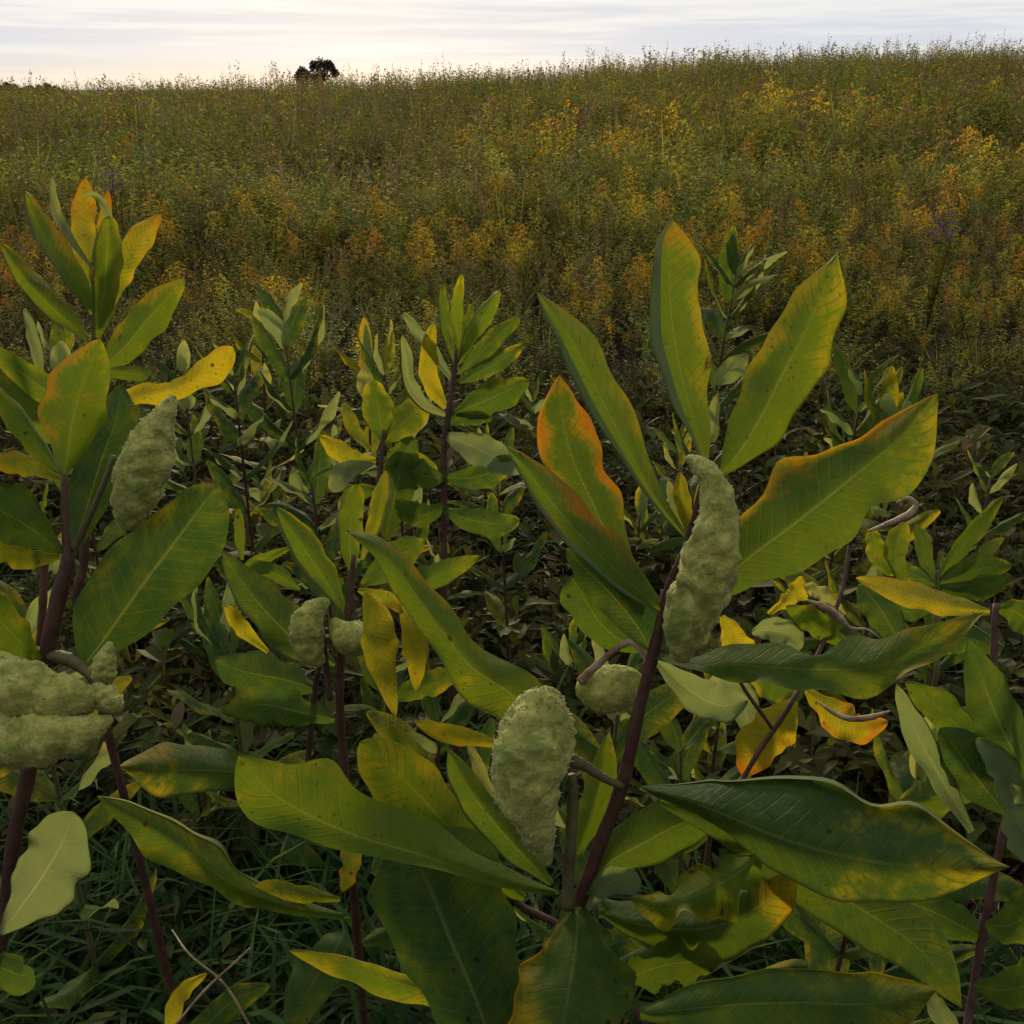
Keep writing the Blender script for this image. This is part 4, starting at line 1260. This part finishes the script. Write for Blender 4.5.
def low_leaf(seed):
    rng = np.random.default_rng(seed)
    q = QB()
    for k in range(22):
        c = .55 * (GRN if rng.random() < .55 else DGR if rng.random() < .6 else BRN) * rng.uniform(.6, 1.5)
        if rng.random() < .06:
            c = STR * 1.3
        ln = rng.uniform(.12, .34)
        p = np.array([rng.normal(0, .28), rng.normal(0, .28), rng.uniform(.1, .9)])
        q.blade(p, rng.uniform(0, 6.28), rng.uniform(-.2, .9), ln, ln * rng.uniform(.12, .26), c, rng.uniform(0, .8))
    for k in range(5):
        a = rng.normal(0, .15, 3) * (1, 1, 0)
        q.rod(a, a + np.array([rng.normal(0, .2), rng.normal(0, .2), rng.uniform(.5, 1)]), .012, .008, BRN * rng.uniform(.6, 1.2))
    return q.arr()


def litter(seed):
    rng = np.random.default_rng(seed)
    q = QB()
    for k in range(12):
        c = BRN * rng.uniform(.15, .7) if rng.random() < .92 else STR * rng.uniform(.8, 1.9)
        p = np.array([rng.normal(0, .5), rng.normal(0, .5), rng.uniform(.02, .5)])
        ln = rng.uniform(.15, .5)
        q.blade(p, rng.uniform(0, 6.28), rng.normal(.1, .45), ln, ln * rng.uniform(.02, .12), c, rng.uniform(-.8, 1.2))
    return q.arr()


def near_pos(n, y0, y1, rng, power=1.0):
    ys = y0 + (y1 - y0) * rng.random(n) ** power
    xs = rng.uniform(-1, 1, n) * (ys * .62 + .35)
    return np.stack([xs, ys, ground_z(xs, ys)], 1)


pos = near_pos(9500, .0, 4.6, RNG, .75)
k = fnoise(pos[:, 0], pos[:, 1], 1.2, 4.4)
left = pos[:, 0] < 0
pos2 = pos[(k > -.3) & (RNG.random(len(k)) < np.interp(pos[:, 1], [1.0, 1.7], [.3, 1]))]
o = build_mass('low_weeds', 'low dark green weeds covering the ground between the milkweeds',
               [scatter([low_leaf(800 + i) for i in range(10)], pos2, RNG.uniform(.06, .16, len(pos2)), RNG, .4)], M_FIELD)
pos = near_pos(8500, -.1, 4.6, RNG, .75)
o = build_mass('plant_litter', 'brown dead leaves and pale straw bits littering the ground',
               [scatter([litter(900 + i) for i in range(10)], pos, RNG.uniform(.05, .14, len(pos)), RNG, .4, lean=.05)], M_LITTER)
def broad_weed(seed):
    rng = np.random.default_rng(seed)
    q = QB()
    for k in range(16):
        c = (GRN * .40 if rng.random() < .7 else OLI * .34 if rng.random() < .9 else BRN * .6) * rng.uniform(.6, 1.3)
        ln = rng.uniform(.25, .5)
        z = rng.uniform(.15, .95)
        az = rng.uniform(0, 6.28)
        p = np.array([rng.normal(0, .05), rng.normal(0, .05), z])
        el = rng.uniform(-.1, .9)
        T = np.array([math.cos(az) * math.cos(el), math.sin(az) * math.cos(el), math.sin(el)])
        A = np.array([-math.sin(az), math.cos(az), 0])
        Nn = np.cross(T, A)
        w = ln * rng.uniform(.12, .2)
        a0, a1, a2, a3 = p, p + T * ln * .3 + Nn * ln * .02, p + T * ln * .68, p + T * ln - np.array([0, 0, ln * rng.uniform(.05, .35)])
        fo = np.array([0, 0, w * rng.uniform(.1, .5)])
        for sg in (1, -1):
            q.quad(a0, a1 + A * w * sg + fo, a2 + A * w * sg * .85 + fo, a2, c)
            q.quad(a0, a2, a2 + A * w * sg * .85 + fo, a3, c) if False else q.quad(a2, a2 + A * w * sg * .85 + fo, a3, a3, c)
    q.rod((0, 0, 0), (0, 0, .9), .012, .008, BRN * .6)
    return q.arr()


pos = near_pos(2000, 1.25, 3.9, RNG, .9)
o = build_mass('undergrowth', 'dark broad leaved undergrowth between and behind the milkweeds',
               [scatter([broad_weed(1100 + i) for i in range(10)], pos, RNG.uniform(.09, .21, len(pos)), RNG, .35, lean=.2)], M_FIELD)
GGR = np.array([.026, .058, .010])
GTIP = np.array([.065, .105, .025])


def near_tuft(seed):
    """bending blades in three segments"""
    rng = np.random.default_rng(seed)
    q = QB()
    for k in range(16):
        az = rng.uniform(0, 6.28)
        el = rng.uniform(.8, 1.5)
        p = np.array([rng.normal(0, .06), rng.normal(0, .06), 0])
        ln = rng.uniform(.5, 1.1)
        w = rng.uniform(.014, .028)
        col = (GGR if rng.random() < .82 else GTIP if rng.random() < .9 else STR * .45) * rng.uniform(.5, 1.4)
        A = np.array([-math.sin(az), math.cos(az), 0])
        dr = rng.uniform(.3, .8)
        for sgm in range(4):
            T = np.array([math.cos(az) * math.cos(el), math.sin(az) * math.cos(el), math.sin(el)])
            e = p + T * ln / 4
            w1 = w * (1 - (sgm + 1) / 4.2)
            w0 = w * (1 - sgm / 4.2)
            q.quad(p - A * w0, p + A * w0, e + A * w1, e - A * w1, col)
            p = e
            el -= dr
    return q.arr()


pos = np.vstack([near_pos(2100, -.05, 3.8, RNG, .8), near_pos(1500, -.1, 1.5, RNG, .9)])
k = fnoise(pos[:, 0], pos[:, 1], 1.0, 7.7)
keep = ((k > .05) & (RNG.random(len(k)) < np.interp(pos[:, 1], [1, 2.2], [1, .25]))) | ((pos[:, 0] < .12) & (pos[:, 1] < 1.6))
pos = pos[keep]
o = build_mass('grass', 'bending grey green grass tufts between the milkweeds, thickest at the bottom left',
               [scatter([near_tuft(1000 + i) for i in range(10)], pos, RNG.uniform(.14, .36, len(pos)), RNG, .35)], M_GRASS)


# ------------------------------------------------------------------ far trees beyond the rise
def far_tree(label, px, py_top, d, wpx, hpx, seed, lobes):
    rng = np.random.default_rng(seed)
    top = P(px, py_top, d)
    x, y = top.x, top.y
    z0 = gz(x, y)
    Hh = top.z - z0
    s = d / F
    r = plant(label, x, y, 'tree', 'tree')
    V, Q = tube_arrays(spline([(0, 0, -.2), (.05, 0, Hh * .4), (-.05, 0, Hh * .8)], 8), np.linspace(.035 * Hh, .01 * Hh, 8), 8)
    vs, qs, b = [V], [Q], len(V)
    cq = QB()
    for (lx, ly, lr) in lobes:
        c = np.array([lx * s, rng.uniform(-.3, .3) * lr * s, Hh - ly * s])
        v, qq = tube_arrays(spline([(0, 0, Hh * .35), c * .6 + np.array([0, 0, Hh * .2]), c], 6), np.linspace(.018 * Hh, .006 * Hh, 6), 6)
        vs.append(v)
        qs.append(qq + b)
        b += len(v)
        for k in range(420):
            dv = rng.normal(size=3)
            dv /= np.linalg.norm(dv)
            p = c + dv * lr * s * rng.random() ** .45 * (1 + .25 * mnoise.noise(Vector(dv * 2.5)))
            cq.dot(p, rng.uniform(.5, 1.1) * s, np.array([.075, .062, .055]) * rng.uniform(.6, 1.5), rng)
    link('trunk', mesh_from('trunk', np.vstack(vs), np.vstack(qs), None, None, M_BARK), r)
    V, Q, C = cq.arr()
    link('crown', mesh_from('crown', V, Q, C, None, M_FIELD, False), r)


far_tree('larger of the two dark trees on the skyline at left', 320, 58, 150, 30, 24, 1, [(0, 6, 7), (-7, 7, 5), (8, 6, 5), (4, 13, 9), (-5, 15, 9), (14, 14, 4), (11, 9, 4), (1, 24, 11), (-9, 22, 8)])
far_tree('smaller dark tree touching the left side of the larger skyline tree', 302, 67, 152, 14, 14, 2, [(0, 4, 5), (-4, 9, 5), (5, 8, 5), (0, 15, 7)])
for i, (px, py, lab) in enumerate([(6, 82, 'dark treetop on the skyline at the far left edge'), (46, 83, 'low dark treetop on the skyline second from the left edge'),
                                   (30, 85, 'lowest dark treetop between the two on the far left skyline')]):
    far_tree(lab, px, py, 190 + i * 7, 20, 12, 5 + i, [(0, 4, 4), (-7, 7, 5), (7, 7, 5), (-14, 9, 4), (14, 9, 4), (0, 12, 8)])

# ------------------------------------------------------------------ light
SUN_AZ = rad(-9)      # measured from straight ahead, left is negative
SUN_EL = rad(11)
w = bpy.data.worlds.new('World')
S.world = w
w.use_nodes = True
nt = w.node_tree
nt.nodes.clear()
q = N(nt)
sky = q.add('ShaderNodeTexSky', sky_type='NISHITA')
sky.sun_disc = False
sky.sun_elevation = SUN_EL
sky.sun_rotation = SUN_AZ
tc = q.add('ShaderNodeTexCoord')
sep = q.add('ShaderNodeSeparateXYZ')
q.put(sep.inputs[0], tc.outputs['Generated'])
z = sep.outputs[2]
mp = q.add('ShaderNodeMapping')
q.put(mp.inputs[0], tc.outputs['Generated'])
mp.inputs['Scale'].default_value = (2.2, 2.2, 46)
st = q.noise(mp.outputs[0], 1.6, 5, .55)
mp2 = q.add('ShaderNodeMapping')
q.put(mp2.inputs[0], tc.outputs['Generated'])
mp2.inputs['Scale'].default_value = (1.3, 1.3, 22)
st2 = q.noise(mp2.outputs[0], 1.5, 3, .5)
cl = q.mix(q.ramp(st, .40, .60), (.70, .745, .82), (.89, .89, .895))
cl = q.mix(q.math('MULTIPLY', q.ramp(st2, .52, .68), .55), cl, (.66, .72, .80))
# azimuth towards the hidden sun
dx = q.math('MULTIPLY', sep.outputs[0], math.sin(SUN_AZ))
dy = q.math('MULTIPLY', sep.outputs[1], math.cos(SUN_AZ))
dt = q.math('ADD', dx, dy)
glow = q.math('MULTIPLY', q.ramp(z, .035, .0), q.ramp(dt, .86, .995))
cl = q.mix(q.math('MULTIPLY', glow, .65), cl, (1.0, .87, .62))
front = q.ramp(dt, -.8, .6, .40, 1.0)
zen = q.ramp(z, .09, .55, .82, 1.22)
amt = q.math('MULTIPLY', front, zen)
mulc = q.add('ShaderNodeVectorMath', operation='SCALE')
q.put(mulc.inputs[0], cl)
q.put(mulc.inputs['Scale'], amt)
b1 = q.add('ShaderNodeBackground')
q.put(b1.inputs[0], sky.outputs[0])
b1.inputs[1].default_value = .05
b2 = q.add('ShaderNodeBackground')
q.put(b2.inputs[0], mulc.outputs[0])
b2.inputs[1].default_value = 1.0
mx = q.add('ShaderNodeMixShader')
mx.inputs[0].default_value = .93
nt.links.new(b1.outputs[0], mx.inputs[1])
nt.links.new(b2.outputs[0], mx.inputs[2])
wo = q.add('ShaderNodeOutputWorld')
nt.links.new(mx.outputs[0], wo.inputs[0])

sun = bpy.data.lights.new('sun', 'SUN')
sun.energy = 3.4
sun.angle = rad(10)
sun.color = (1.0, .80, .55)
so = bpy.data.objects.new('sun', sun)
COL.objects.link(so)
so.location = (0, 0, 20)
dirv = -Vector((math.sin(SUN_AZ) * math.cos(SUN_EL), math.cos(SUN_AZ) * math.cos(SUN_EL), math.sin(SUN_EL)))
so.rotation_euler = dirv.to_track_quat('-Z', 'Y').to_euler()

S.view_settings.view_transform = 'Standard'
S.view_settings.look = 'None'
S.view_settings.gamma = 1
S.view_settings.exposure = .27
S.cycles.max_bounces = 8
S.cycles.transparent_max_bounces = 8
